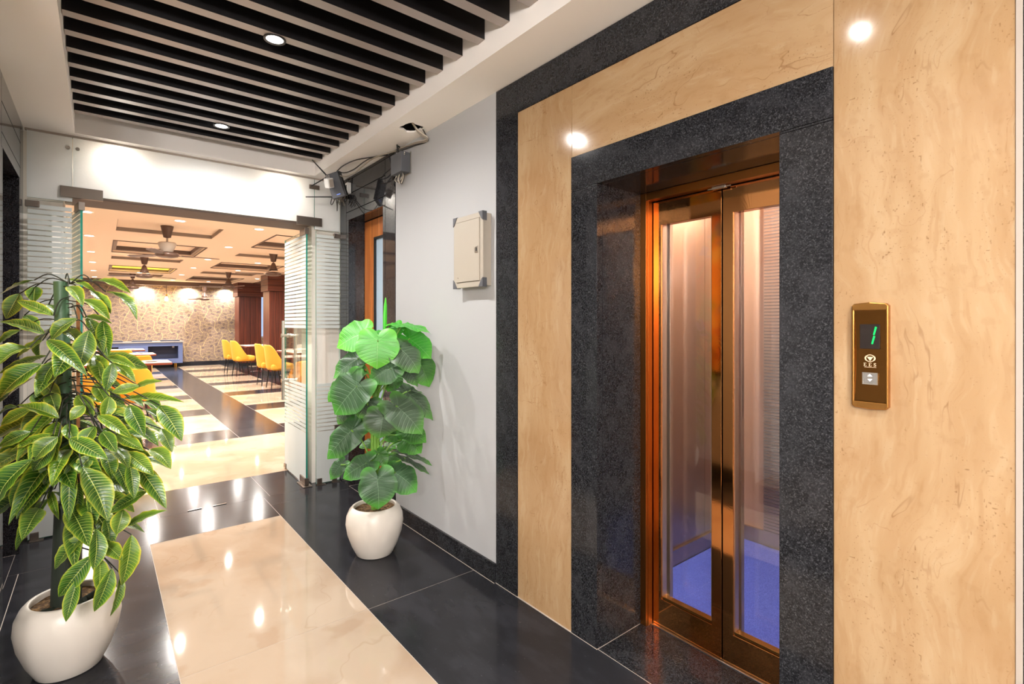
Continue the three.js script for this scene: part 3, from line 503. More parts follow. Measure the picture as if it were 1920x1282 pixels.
// heart leaf: stalk joins at the origin, tip at (0,1,0), lobes behind the joint
function heartLeaf(cup, arch, wave, s0) {
  const NA = 44, NR = 6, pos = [], uv = [], idx = [];
  const out = (a) => { // a = 0 at the tip, pi at the notch
    const c = Math.cos(a), s = Math.abs(a) / Math.PI;
    return s < .55 ? 1.0 - .56 * Math.pow(s / .55, .72) + .05 * s : .44 + .05 * .55 + .10 * Math.sin((s - .55) / .45 * Math.PI * .9) - .36 * Math.pow((s - .55) / .45, 5);
  };
  for (let r = 0; r <= NR; r++) for (let k = 0; k <= NA; k++) {
    const a = (k / NA * 2 - 1) * Math.PI, q = r / NR, R = out(a) * q, x = Math.sin(a) * R, y = Math.cos(a) * R;
    const z = cup * x * x - arch * (y - .35) * (y - .35) * (y > .35 ? 1 : .45) - Math.abs(x) * .12 + wave * q * q * Math.sin(a * 7 + s0) * .35 + wave * .16 * q * q * Math.sin(a * 19);
    pos.push(x, y, z); uv.push(.5 + x, (y + .5) / 1.5);
  }
  for (let r = 0; r < NR; r++) for (let k = 0; k < NA; k++) { const a = r * (NA + 1) + k, b = a + NA + 1; idx.push(a, b, a + 1, a + 1, b, b + 1); }
  const g = new THREE.BufferGeometry(); g.setAttribute('position', new THREE.Float32BufferAttribute(pos, 3)); g.setAttribute('uv', new THREE.Float32BufferAttribute(uv, 2)); g.setIndex(idx); g.computeVertexNormals();
  if (g.attributes.normal.getZ(20) < 0) { const ix = g.index.array; for (let i = 0; i < ix.length; i += 3) [ix[i + 1], ix[i + 2]] = [ix[i + 2], ix[i + 1]]; g.computeVertexNormals(); }
  return g;
}
// places a leaf from its base to its tip, w wide, its face turned toward n
function setLeaf(o, base, tip, w, n) {
  const y = tip.clone().sub(base), L = y.length(); y.normalize(); const z = n.clone().addScaledVector(y, -n.dot(y)).normalize(), x = y.clone().cross(z);
  o.matrixAutoUpdate = true; o.quaternion.setFromRotationMatrix(new THREE.Matrix4().makeBasis(x, y, z)); o.position.copy(base); o.scale.set(w, L, Math.sqrt(w * L));
}
function variegated(dark, mid, rim) {
  return canvasTex(256, 512, (g, w, h) => {
    const gr = g.createLinearGradient(0, 0, w, 0); gr.addColorStop(0, rim); gr.addColorStop(.045, rim); gr.addColorStop(.12, mid); gr.addColorStop(.34, dark); gr.addColorStop(.66, dark); gr.addColorStop(.88, mid); gr.addColorStop(.955, rim); gr.addColorStop(1, rim); g.fillStyle = gr; g.fillRect(0, 0, w, h);
    let s = 3; const R = () => { s = (s * 16807) % 2147483647; return s / 2147483647; };
    g.lineCap = 'round';
    for (let i = -1; i < 17; i++) for (const q of [-1, 1]) { const y = h - i * h / 16 + R() * 8; g.strokeStyle = 'rgba(190,196,84,.85)'; g.lineWidth = 3.4; g.beginPath(); g.moveTo(w / 2, y); g.quadraticCurveTo(w / 2 + q * w * .24, y - 16, w / 2 + q * w * .5, y - 62 - R() * 14); g.stroke(); g.strokeStyle = 'rgba(165,185,80,.35)'; g.lineWidth = 2; g.beginPath(); g.moveTo(w / 2 + q * w * .12, y - 20); g.lineTo(w / 2 + q * w * .5, y - 86); g.stroke(); }
    g.strokeStyle = '#c6cc6a'; g.lineWidth = 6; g.beginPath(); g.moveTo(w / 2, 0); g.lineTo(w / 2, h); g.stroke();
    for (let i = 0; i < 2600; i++) { g.fillStyle = R() < .5 ? 'rgba(20,50,10,.10)' : 'rgba(200,210,90,.08)'; g.fillRect(R() * w, R() * h, 2, 5); }
  });
}
const leafBump = canvasTex(128, 256, (g, w, h) => { g.fillStyle = '#999'; g.fillRect(0, 0, w, h); g.strokeStyle = '#333'; g.lineWidth = 3; for (let i = -1; i < 17; i++) for (const q of [-1, 1]) { const y = h - i * h / 16; g.beginPath(); g.moveTo(w / 2, y); g.quadraticCurveTo(w / 2 + q * w * .24, y - 8, w / 2 + q * w * .5, y - 33); g.stroke(); } });
leafBump.colorSpace = THREE.NoColorSpace;
const crotonMats = [['#2d5814', '#4d8020', '#adb62c'], ['#24500f', '#3f721c', '#8fa628'], ['#476d18', '#6c9422', '#c6be30'], ['#34581c', '#57802a', '#a4ac36']].map(c => phys({ map: variegated(...c), roughness: .32, transmission: .12, thickness: 0, bumpMap: leafBump, bumpScale: .0015 }));
const heartTex = (dark, rim, vein) => canvasTex(512, 768, (g, w, h) => {
  // joint at u .5, v .333 -> canvas y = h * (1 - .333)
  const cx = w / 2, cy = h * .667; const gr = g.createRadialGradient(cx, cy - h * .12, 20, cx, cy - h * .12, h * .5); gr.addColorStop(0, dark); gr.addColorStop(.55, dark); gr.addColorStop(.92, rim); gr.addColorStop(1, rim); g.fillStyle = gr; g.fillRect(0, 0, w, h);
  g.globalAlpha = .6; g.strokeStyle = vein; g.lineCap = 'round'; const tipY = 0; g.lineWidth = 7; g.beginPath(); g.moveTo(cx, cy); g.lineTo(cx, tipY); g.stroke();
  for (const q of [-1, 1]) { for (let i = 0; i < 7; i++) { const y = cy - i * h * .078; g.lineWidth = 4; g.beginPath(); g.moveTo(cx, y); g.quadraticCurveTo(cx + q * w * .2, y - 30 + i * 2, cx + q * w * (.46 - i * .03), y - 96 + (i < 2 ? 60 : 0)); g.stroke(); } g.beginPath(); g.moveTo(cx, cy); g.quadraticCurveTo(cx + q * w * .12, cy + h * .06, cx + q * w * .26, cy + h * .2); g.stroke(); }
});
const heartBump = (() => { const t = canvasTex(256, 384, (g, w, h) => { g.fillStyle = '#aaa'; g.fillRect(0, 0, w, h); const cx = w / 2, cy = h * .667; g.strokeStyle = '#222'; g.lineWidth = 5; g.beginPath(); g.moveTo(cx, cy); g.lineTo(cx, 0); g.stroke(); for (const q of [-1, 1]) for (let i = -1; i < 7; i++) { const y = cy - i * h * .078; g.beginPath(); g.moveTo(cx, y); g.quadraticCurveTo(cx + q * w * .2, y - 15, cx + q * w * .46, y - 48 + (i < 2 ? 30 : 0)); g.stroke(); } }); t.colorSpace = THREE.NoColorSpace; return t; })();
const heartMats = [['#5fae4e', '#6cc63a', '#b7dfa0'], ['#3c5c3a', '#4f9a35', '#8fae88'], ['#465a42', '#57933a', '#93a88c'], ['#3a6a2a', '#4f9a2a', '#86b060'], ['#3c9c2c', '#58b634', '#8fcc70']].map(c => phys({ map: heartTex(...c), roughness: .45, transmission: .14, thickness: 0, bumpMap: heartBump, bumpScale: .003 }));

// --- the variegated plant
{
  const o = thing('potted_plant', 'tall plant with long yellow-edged leaves in a cream pot', 'potted plant', P(-.098, 0, 2.75));
  const inv = o.position.clone().negate(), Z0 = 2.083, loc = (u, v, dz) => at(u, v, Z0 + dz).add(inv);
  potPart(o);
  part(o, 'trunk', [rod(V(-.01, .24, 0), V(-.004, .66, 0), .05, .043, 20), rod(V(-.005, .655, 0), V(-.004, .67, 0), .047, .046, 20)], M.bark);
  part(o, 'root_flare', [rod(V(.03, .25, .03), V(.10, .30, .05), .02, .012), rod(V(-.03, .25, .03), V(-.08, .27, .05), .018, .01), rod(V(0, .25, .04), V(.05, .29, .08), .016, .01)], M.bark);
  part(o, 'pole', rod(V(-.004, .66, 0), loc(114, 528, 0), .026, .024, 18), M.bamboo);
  part(o, 'stake', box(.012, .78, .02, .002, .028, 1.13, .02), M.stake);
  const G = [pointedLeaf(.25, .10, .1, 0), pointedLeaf(.35, .16, -.25, 2), pointedLeaf(.15, .06, .2, 4), pointedLeaf(.3, .22, .05, 1), pointedLeaf(.2, .12, -.1, 3)];
  const axis = V(0, 0, 0), cam = V(0, EYE, 0).add(inv);
  const put = (b, t, w, k) => {
    const mid = b.clone().add(t).multiplyScalar(.5), outw = V(mid.x, 0, mid.z).normalize(), tc = cam.clone().sub(mid).normalize();
    const n = V(0, 1, 0).multiplyScalar(.55).addScaledVector(outw, .35).addScaledVector(tc, .55).add(V(rr(-.35, .35), rr(-.2, .2), rr(-.35, .35)));
    b.x = Math.max(b.x, -.255); t.x = Math.max(t.x, -.262);
    b.addScaledVector(b.clone().sub(t), .07); const m = part(o, 'leaf', G[Math.floor(rnd() * G.length)], crotonMats[k === undefined ? Math.floor(rnd() * 4) : k]); setLeaf(m, b, t, w, n);
    // wiry stalk back to the pole
    const s = V(rr(-.01, .01), clamp(b.y + rr(.02, .1), .5, 1.56), rr(-.01, .01)); 
    const q = s.clone().lerp(b, .6).add(V(0, .03, 0)); stalks.push(tube([s, q, b], .0024, 8, 5));
  };
  const stalks = [];
  // leaves that can be told apart: base u, v, tip u, v, width, depth offset (cm)
  const A = (k, x0, y0, list) => { for (const [a, b, c, d, w, z] of list) { const du = [x0 + a / k, y0 + b / k], dv = [x0 + c / k, y0 + d / k], zz = z / 100; put(loc(...du, zz), loc(...dv, zz - .03), w / k * (Z0 + zz) / FOC * .95); } };
  A(3.561, 0, 500, [[215, 95, -5, 190, 100, 2], [235, 140, 225, 240, 95, 8], [125, 190, 40, 350, 105, -2], [340, 320, 110, 225, 85, -6], [285, 445, -10, 368, 85, -10], [130, 430, -10, 515, 85, 0], [505, 355, 340, 495, 105, -14], [332, 505, 585, 730, 100, -20], [590, 440, 525, 690, 135, -12],
    [585, 350, 690, 575, 105, -6], [690, 375, 725, 610, 95, -4], [545, 225, 735, 355, 95, -4], [610, 165, 740, 315, 90, 2], [718, 178, 915, 358, 105, 0], [632, 100, 875, 178, 80, 4], [450, 85, 640, 168, 55, 2], [460, 140, 555, 262, 90, -8], [570, 340, 750, 380, 60, -4],
    [295, 600, -5, 712, 80, -10], [262, 662, -10, 890, 155, -22], [378, 635, 285, 815, 105, -14], [272, 500, 110, 610, 65, -4], [720, 610, 912, 678, 75, -2], [610, 630, 695, 770, 90, -6], [765, 655, 908, 775, 85, -2], [748, 655, 705, 835, 85, -8], [922, 800, 745, 838, 80, -12], [912, 800, 1085, 765, 75, -6], [890, 880, 1232, 905, 75, -4],
    [968, 905, 1075, 990, 85, 2], [1075, 940, 1215, 1165, 140, -8], [728, 875, 690, 1030, 95, -14], [668, 1000, 885, 1148, 85, -18], [868, 935, 968, 1140, 110, -14], [965, 960, 1145, 1115, 110, -8], [378, 1005, 110, 925, 95, -16], [200, 955, 5, 1058, 95, -18], [192, 1108, -10, 1202, 95, -22], [335, 1125, 55, 1245, 75, -20], [378, 1145, 225, 1300, 130, -26],
    [478, 1155, 722, 1290, 115, -24], [630, 1075, 555, 1215, 110, -20], [562, 933, 468, 1025, 85, -18], [520, 868, 625, 1005, 105, -10], [335, 850, 380, 980, 95, -8], [110, 940, -20, 1010, 100, -6], [690, 1110, 780, 1240, 95, -20], [790, 1130, 960, 1230, 90, -16], [850, 1060, 1060, 1200, 95, -12], [1080, 1090, 1150, 1240, 90, -4], [450, 1060, 500, 1180, 90, -18], [440, 420, 540, 520, 90, -6], [300, 780, 400, 900, 100, -4], [230, 850, 330, 960, 95, 2], [640, 790, 720, 930, 95, -4], [820, 890, 960, 940, 80, 0], [170, 330, 260, 420, 80, 8], [330, 260, 400, 350, 80, 6]]);
  A(2.9, 0, 840, [[165, 75, -20, 330, 150, -30], [215, 130, 60, 320, 95, -14], [295, -5, 178, 125, 95, -22], [300, 50, 240, 200, 95, -12], [385, 75, 372, 405, 75, -16], [455, 120, 585, 395, 140, -22], [500, 45, 418, 140, 85, -14], [262, 245, 45, 318, 38, -10], [215, 270, 85, 558, 62, -12], [255, 285, 152, 445, 60, -8], [275, 235, 322, 390, 42, -4],
    [478, 468, 298, 660, 82, -12], [520, 452, 508, 665, 92, -14], [492, 595, 318, 810, 105, -16], [540, 610, 532, 785, 82, -14], [420, 722, 358, 945, 72, -18], [602, 668, 512, 890, 92, -14], [655, 700, 598, 915, 50, -8], [712, 488, 662, 748, 105, -6], [570, 522, 668, 612, 82, -8], [668, 342, 632, 470, 95, -8], [575, 395, 600, 540, 80, -4], [703, 415, 910, 338, 75, 0], [788, 243, 588, 355, 78, -6], [705, 88, 730, 278, 70, -12], [618, 88, 692, 248, 92, -10], [755, 105, 905, 330, 95, -4], [818, 15, 930, 115, 95, -2], [695, 30, 838, 150, 92, -8], [600, 0, 700, 110, 92, -12], [430, 200, 420, 420, 55, -8], [560, 20, 610, 170, 90, -12]]);
  for (let i = 0; i < 78; i++) { const an = rr(0, Math.PI * 2), y = i < 40 ? rr(.62, 1.42) : rr(.66, 1.08), r = rr(.06, .17), L = rr(.16, .26), b = V(Math.cos(an) * r, y, Math.sin(an) * r), tp = V(Math.cos(an + rr(-.4, .4)) * (r + L * .75), y - L * rr(.2, .8), Math.sin(an + rr(-.4, .4)) * (r + L * .75)); if (tp.x > -.26) put(b, tp, rr(.06, .085)); }
  part(o, 'stalk', stalks, M.twig);
}
// --- the broad-leaved plant
{
  const o = thing('potted_plant', 'broad heart-leaved green plant in a cream pot against the white wall', 'potted plant', P(1.302, 0, 2.94));
  const inv = o.position.clone().negate(), Z0 = 3.11, loc = (u, v, dz) => at(u, v, Z0 + dz).add(inv);
  potPart(o);
  part(o, 'stem', [rod(V(0, .25, 0), V(.005, 1.0, 0), .02, .014, 14), rod(V(.012, .25, .012), V(.02, .9, .01), .012, .009, 10), rod(V(-.014, .25, .008), V(-.018, .85, 0), .012, .009, 10)], M.petiole);
  const G = [heartLeaf(.15, .35, .10, 0), heartLeaf(-.1, .5, .13, 2), heartLeaf(.3, .25, .11, 4), heartLeaf(0, .7, .12, 1)];
  const cam = V(0, EYE, 0).add(inv), pet = [];
  const put = (b, t, w, k, fl = 0) => {
    b.x = Math.min(b.x, .27 - (fl ? 0 : w * .12)); t.x = Math.min(t.x, .30);
    const mid = b.clone().lerp(t, .4), tc = cam.clone().sub(mid).normalize(), outw = V(mid.x, 0, mid.z).normalize();
    const n = V(0, 1, 0).multiplyScalar(fl ? 1.2 : .6).addScaledVector(outw, .15).addScaledVector(tc, fl ? .15 : .65).add(V(rr(-.2, .2), rr(-.1, .1), rr(-.2, .2)));
    const m = part(o, 'leaf', G[Math.floor(rnd() * 4)], heartMats[k]); setLeaf(m, b, t, w * 1.12, n); m.updateMatrix(); const bb = new THREE.Box3().setFromBufferAttribute(m.geometry.attributes.position.clone().applyMatrix4(m.matrix)); if (bb.max.x > .345) { m.position.x -= bb.max.x - .345; b.x -= bb.max.x - .345; }
    const s = V(rr(-.012, .012), clamp(b.y - rr(.1, .3), .28, .95), rr(-.01, .01)); pet.push(tube([s, s.clone().lerp(b, .55).add(V(0, .05, 0)), b.clone().add(V(0, .0, 0))], .0045, 10, 6));
  };
  const B = (y0, list) => { const k = 5.828; for (const [a, b, c, d, w, z, m, fl] of list) { const zz = z / 100; put(loc(590 + a / k, y0 + b / k, zz), loc(590 + c / k, y0 + d / k, zz - .03), w / k * (Z0 + zz) / FOC, m, fl); } };
  B(570, [[520, 315, 222, 455, 330, -6, 0], [690, 395, 680, 708, 385, -14, 0], [960, 215, 1290, 285, 260, 2, 4, 1], [1040, 375, 1285, 575, 290, 4, 4], [940, 480, 1160, 728, 300, -8, 2], [1190, 600, 1310, 892, 270, 8, 3], [980, 695, 1150, 868, 190, 0, 2], [830, 700, 590, 835, 250, -12, 1], [470, 590, 180, 795, 250, -6, 1], [470, 735, 250, 810, 170, 0, 3], [455, 895, 190, 1200, 400, -16, 1], [310, 870, 122, 1050, 240, 2, 3], [580, 1060, 470, 1240, 330, -6, 2], [345, 1145, 225, 1300, 170, -2, 2], [1010, 955, 1320, 1235, 200, 4, 2], [715, 300, 655, 335, 70, 4, 4], [915, 255, 785, 370, 130, 4, 4], [860, 780, 790, 950, 200, 6, 3], [1050, 940, 1205, 965, 80, 6, 2, 1]]);
  B(740, [[910, 130, 1195, 410, 340, -8, 2], [740, 235, 712, 482, 320, -14, 2], [400, 385, 105, 700, 270, -8, 1], [1020, 395, 1225, 500, 230, 2, 3], [1000, 475, 1175, 615, 250, 4, 3], [560, 745, 290, 900, 240, -10, 1], [285, 765, 158, 925, 150, 0, 1], [690, 925, 706, 1255, 345, -18, 1], [880, 845, 1128, 1038, 310, -8, 1], [980, 630, 1295, 748, 130, 2, 2, 1], [990, 690, 1302, 868, 130, 0, 2, 1], [700, 640, 780, 780, 140, -4, 3], [890, 440, 760, 490, 120, 0, 3], [560, 240, 330, 275, 180, 4, 3], [640, 520, 480, 560, 130, 4, 3], [780, 560, 880, 570, 120, 4, 3], [800, 680, 920, 760, 160, 6, 3]]);
  part(o, 'petiole', pet, M.petiole);
  const sp = lathe([[0, 0], [.010, .02], [.0125, .12], [.010, .19], [.004, .235], [0, .245]], 14); sp.scale(1, 1, .7); const m = part(o, 'leaf_spear', sp, M.spear); m.position.copy(loc(721, 632, .0)); m.rotation.z = -.03;
  pet.length = 0;
}

// ---------------------------------------------------------------- picture on the corridor wall (seen in the lift doors)
{
  const o = thing('framed_picture', 'tall colourful picture in a black frame mirrored in the lift doors', 'picture', P(XL, 1.66, 2.66)); o.rotation.y = Math.PI / 2;
  part(o, 'frame', extrude(poly(rect(-.24, .24, -.76, .76), [rect(-.195, .195, -.715, .715)]), .03, .004), M.black);
  part(o, 'canvas', new THREE.PlaneGeometry(.395, 1.435).translate(0, 0, .012), std({ map: pictureTex, roughness: .5 }));
}

// ---------------------------------------------------------------- dining room
const YC = 2.7, DE = 19.9, XW0 = -3.3, XW1 = 5.7;
const cofX = [[-1.68, -.43], [.17, 1.345], [2.03, 3.28], [3.9, 5.1]];
const framedL = [[10.15, 11.8], [14.57, 16.09]], plainL = [[8.05, 9.09], [12.43, 13.14], [16.73, 17.49]], framedR = [[8.03, 9.6], [12.4, 13.8], [16.6, 18.3]], plainR = [[10.3, 11.1], [14.75, 15.58]];
const dc = structure('ceiling_dining'), holes = [], cof = [];
cofX.forEach(([a, b], i) => { const L = i < 2; for (const [c, d] of (L ? framedL : framedR)) cof.push([a, b + (L ? .08 : 0), c, d, 1, i]); for (const [c, d] of (L ? plainL : plainR)) cof.push([a, b, c, d, 0, i]); });
for (const [a, b, c, d] of cof) holes.push(rect(a, b, c, d));
part(dc, 'soffit', slab(poly(rect(XW0 - .1, XW1 + .1, 4.85, DE + .1), holes), YC, .028), M.ceilingWarm);
part(dc, 'deck', blk(XW0 - .1, XW1 + .1, 3.0, 3.1, 4.6, DE + .1), M.ceilingWarm);
for (const [a, b, c, d, framed, i] of cof) {
  const H = framed ? (i === 1 && c > 14 ? .075 : .105) : .055, ring = (p, q, y0, h, m, n) => part(dc, n, slab(poly(rect(a - q, b + q, c - q, d + q), [rect(a + p, b - p, c + p, d - p)]), y0, h), m);
  if (framed) { ring(-.0, .014, YC - .012, .012, M.brownPaint, 'recess_trim'); ring(.05, .01, YC + .028, .01, M.tanPaint, 'recess_lip'); ring(.05, .0, YC + .038, H - .038, M.brownPaint, 'recess_liner'); }
  else ring(.004, .01, YC + .004, H - .004, M.tanPaint, 'recess_liner');
  const lid = part(dc, framed && i === 1 && c > 14 ? 'glowing_light_panel' : 'recess_lid', blk(a - .02, b + .02, YC + H, YC + H + .03, c - .02, d + .02), framed && i === 1 && c > 14 ? M.coverGlow : M.ceilingWarm);
}
{ const l = new THREE.RectAreaLight(new THREE.Color(1, .75, .25), 1.0, 1.1, 1.3); l.position.set(.78, YC + .07, -15.33); l.lookAt(.78, 0, -15.33); scene.add(l); }
part(dc, 'cornice', blk(XW0, XW1, 2.575, 2.70, 19.2, 19.62, .004), M.brownPaint);
part(dc, 'cornice_strip', blk(XW0, XW1, 2.60, 2.66, 19.62, 19.86), M.white);
const wfar = structure('wall_far');
part(wfar, 'wallpaper', [blk(XW0, 4.25, 0, 3.0, DE, DE + .2), blk(5.35, XW1, 0, 3.0, DE, DE + .2), blk(4.25, 5.35, 0, .85, DE, DE + .2), blk(4.25, 5.35, 2.45, 3.0, DE, DE + .2)], M.paper);
const bbf = single('baseboard_far', blk(XW0, XW1, 0, .11, DE - .02, DE, .003), M.blackTile); bbf.userData.kind = 'structure';
const wdl = structure('wall_dining_left'); part(wdl, 'plaster', blk(XW0 - .2, XW0, 0, 3.0, 4.85, DE), M.cream);
const wdr = structure('wall_dining_right');
part(wdr, 'plaster', [blk(XW1, XW1 + .2, 0, 3.0, 4.85, 13.6), blk(XW1, XW1 + .2, 0, .9, 13.6, 19.2), blk(XW1, XW1 + .2, 2.5, 3.0, 13.6, 19.2), blk(XW1, XW1 + .2, 0, 3.0, 19.2, DE + .2)], M.cream);
function windowAt(name, along, n, width, y0, y1, place) {
  const o = structure(name);
  const sh = poly(rect(-width / 2, width / 2, y0, y1), Array.from({ length: n }, (_, i) => { const w = (width - .06 * (n + 1)) / n, a = -width / 2 + .06 + i * (w + .06); return rect(a, a + w, y0 + .06, y1 - .06); }));
  place(part(o, 'window_frame', extrude(sh, .08, .004), M.white)); place(part(o, 'window_pane', new THREE.BoxGeometry(width - .06, y1 - y0 - .06, .006).translate(0, (y0 + y1) / 2, .04), M.glass));
}
windowAt('window_1', 0, 3, 1.1, .85, 2.45, m => m.position.set(4.8, 0, -DE - .12));
windowAt('window_2', 1, 5, 5.6, .9, 2.5, m => { m.position.set(XW1 + .05, 0, -16.4); m.rotation.y = Math.PI / 2; });
// outside
const grd = structure('ground'); part(grd, 'paving', [blk(6.0, 26, -.3, -.2, 2, 40), blk(-6, 6, -.3, -.2, 20.2, 40)], M.ground);
function bush(label, x, d, h, r) {
  const o = thing('tree', label, 'tree', P(x, -.2, d)); part(o, 'trunk', rod(V(0, 0, 0), V(.05, h * .5, 0), .09, .06), M.bark);
  const g = []; for (let i = 0; i < 9; i++) { const s = new THREE.IcosahedronGeometry(r * rr(.35, .6), 3), p = s.attributes.position; for (let k = 0; k < p.count; k++) { const q = V(p.getX(k), p.getY(k), p.getZ(k)), n = 1 + .35 * (vn(q.x * 9 + 50, q.y * 9 + 50, 997, 997, i) - .5) + .2 * (vn(q.x * 25 + 50 + q.z * 20, q.y * 25 + 50, 997, 997, i) - .5); p.setXYZ(k, q.x * n, q.y * n, q.z * n); } s.computeVertexNormals(); s.translate(rr(-.6, .6) * r, h * .62 + rr(-.35, .4) * h * .6, rr(-.6, .6) * r); g.push(s); }
  part(o, 'crown', g, M.foliage);
}
bush('leafy green tree outside the wide dining room window', 8.4, 22.5, 2.6, 1.6); bush('rounder tree outside, farther along the same window', 9.5, 26.5, 3.4, 1.9); bush('low bush outside close to the wide window', 7.6, 19.2, 1.9, 1.0);

// columns clad in boards
function column(label, x0, d0) {
  const W = .66, o = thing('column', label, 'column', P(x0 + W / 2, 0, d0 + W / 2)), h = W / 2;
  part(o, 'core', box(W - .03, YC, W - .03, 0, 0, YC / 2, 0), M.brownPaint);
  for (let i = 0; i < 4; i++) { const a = -h + i * W / 4 + .002, b = a + W / 4 - .004; part(o, 'board', box(b - a, 2.24, .018, .002, (a + b) / 2, 1.12, h - .006), M.wood); part(o, 'board', box(.018, 2.24, b - a, .002, -h + .006, 1.12, (a + b) / 2), M.wood); part(o, 'board', box(.018, 2.24, b - a, .002, h - .006, 1.12, (a + b) / 2), M.wood); }
  for (let i = 0; i < 3; i++) { const y = 2.25 + i * .15; part(o, 'cap_board', box(W + .1, .145, W + .1, .004, 0, y + .073, 0, true), M.capWood); }
  part(o, 'skirting', box(W + .02, .1, W + .02, .003, 0, .05, 0), M.blackTile);
  return o;
}
column('reddish wood-clad square column closest to the wallpapered wall', 3.48, 18.3);
column('reddish wood-clad square column partly hidden by the open glass door', 3.49, 14.55);
column('reddish wood-clad column beyond the striped glass door leaf', 3.49, 10.4);

// chairs
function chairProto(mat) {
  const o = new THREE.Group();
  // shell: rises at the back (-z), falls to low arms in front
  const NU = 40, prof = 10, pos = [], idx = [];
  for (let i = 0; i <= NU; i++) {
    const f = (i / NU * 2 - 1), a = f * 2.05, top = .84 - .36 * sm(.28, .98, Math.abs(f)), cx = Math.sin(a), cz = -Math.cos(a);
    const lean = (y) => .055 * clamp((y - .42) / .42) * clamp(Math.cos(a) + .2), rx = .235, rz = .235;
    const loop = [[0, .36, -.05], [0, .40, 0], [0, (.4 + top) / 2, 0], [0, top - .02, 0], [-.012, top, 0], [-.03, top, 0], [-.042, top - .02, 0], [-.042, (.4 + top) / 2, 0], [-.05, .42, 0], [-.09, .38, 0]];
    for (const [dr, y, e] of loop) { const R = rx + dr + e * .6 + lean(y); pos.push(cx * R, y, cz * (R + (rz - rx)) + (Math.abs(f) > .6 ? .03 * (Math.abs(f) - .6) : 0)); }
  }
  for (let i = 0; i < NU; i++) for (let k = 0; k < prof; k++) { const a = i * prof + k, b = i * prof + (k + 1) % prof, c = a + prof, d = b + prof; idx.push(a, b, c, b, d, c); }
  const g = new THREE.BufferGeometry(); g.setAttribute('position', new THREE.Float32BufferAttribute(pos, 3)); g.setIndex(idx); g.computeVertexNormals();
  part(o, 'backrest', g, mat);
  const st = new RoundedBoxGeometry(.44, .13, .46, 5, .055); st.translate(0, .415, .045); part(o, 'seat', st, mat);
  for (const sx of [-1, 1]) for (const sz of [-1, 1]) part(o, 'leg', rod(V(sx * .15, .37, sz * .15), V(sx * .215, 0, sz * .2 + .01), .014, .009, 10), M.blackMetal);
  return o;
}
const yellowChair = chairProto(M.yellow), orangeChair = chairProto(M.orange);
function chair(proto, label, x, d, turn, group) { const o = proto.clone(); o.name = numbered('dining_chair'); scene.add(o); o.position.copy(P(x, 0, d)); o.rotation.y = turn; o.scale.y = proto === yellowChair ? 1.11 : .95; tag(o, label, 'chair', group); }
const E = Math.PI / 2;        // seat towards +x
chair(yellowChair, 'yellow chair before the wood column, farther of the pair at that table', 2.89, 15.95, E, 'yellow chairs by the columns');
chair(yellowChair, 'yellow chair before the wood column, showing its whole side and seat', 2.93, 15.0, E + .05, 'yellow chairs by the columns');
chair(yellowChair, 'yellow chair just clear of the glass door, tall back seen whole', 2.96, 12.42, E, 'yellow chairs by the columns');
chair(yellowChair, 'yellow chair half behind the door pull bars', 2.98, 11.68, E, 'yellow chairs by the columns');
chair(yellowChair, 'yellow chair behind the clear band of the glass door, back to the corridor', 3.05, 9.5, Math.PI * .93, 'yellow chairs past the glass door');
chair(yellowChair, 'yellow chair seen past the hinge edge of the glass door', 3.75, 10.0, Math.PI * 1.02, 'yellow chairs past the glass door');
chair(yellowChair, 'yellow chair on the window side of the table with the napkin holder', 4.2, 12.3, -E, 'yellow chairs past the glass door');
chair(yellowChair, 'yellow chair beside the column, on the window side of its table', 4.25, 11.55, -E, 'yellow chairs past the glass door');
chair(orangeChair, 'orange chair whose back shows above the variegated leaves', .36, 8.6, Math.PI - .25, 'orange chairs at the long tables');
chair(orangeChair, 'orange chair between the nearest two dark tables', .52, 11.75, Math.PI + .1, 'orange chairs at the long tables');
chair(orangeChair, 'orange chair between the two tables closest to the buffet', .35, 14.4, Math.PI, 'orange chairs at the long tables');
chair(orangeChair, 'orange chair behind the plant leaves, next to the pole', -.15, 8.4, Math.PI + .2, 'orange chairs at the long tables');
// tables
function diningTable(label, x0, x1, d, w, group) {
  const o = thing('dining_table', label, 'table', P((x0 + x1) / 2, 0, d), 0, group), L = x1 - x0;
  part(o, 'tabletop', box(L, .035, w, .006, 0, .735, 0, true), M.table); part(o, 'inlay', box(L - .03, .004, w - .03, .001, 0, .753, 0), M.tableTop);
  for (const x of L > 1.2 ? [-L / 3, L / 3] : [0]) { part(o, 'pedestal', box(.09, .70, .09, .004, x, .37, 0), M.wood); part(o, 'foot', lathe([[0, .03], [.05, .03], [.21, .012], [.215, 0], [0, 0]], 32).translate(x, 0, 0), M.wood); }
  return o;
}
diningTable('long wooden table closest to the entrance behind the variegated leaves', -.9, .92, 10.35, .75, 'long tables');
diningTable('long wooden table in the middle of the row before the buffet', -.9, .90, 13.15, .75, 'long tables');
diningTable('long wooden table closest to the blue buffet', -.9, .84, 15.4, .75, 'long tables');
diningTable('wooden pedestal table in front of the wood-clad column', 3.12, 3.98, 16.0, 1.15, 'tables by the columns');
diningTable('wooden pedestal table behind the glass door handles', 3.2, 4.0, 12.05, 1.4, 'tables by the columns');
diningTable('wooden table with a napkin holder seen past the glass door edge', 3.15, 4.05, 9.3 - .55, .8, 'tables by the columns');
const plate = (x, d, label) => single('plate', lathe([[0, .002], [.06, .002], [.11, .016], [.113, .018], [.06, .007], [0, .006]], 28), M.china, label, 'plate', P(x, .756, d), 0, 'plates on the dining tables');
plate(.66, 10.3, 'white plate on the long table closest to the entrance'); plate(.62, 13.1, 'white plate on the middle long table'); plate(.58, 15.35, 'white plate on the long table closest to the buffet'); plate(3.35, 15.75, 'white plate on the table before the column');
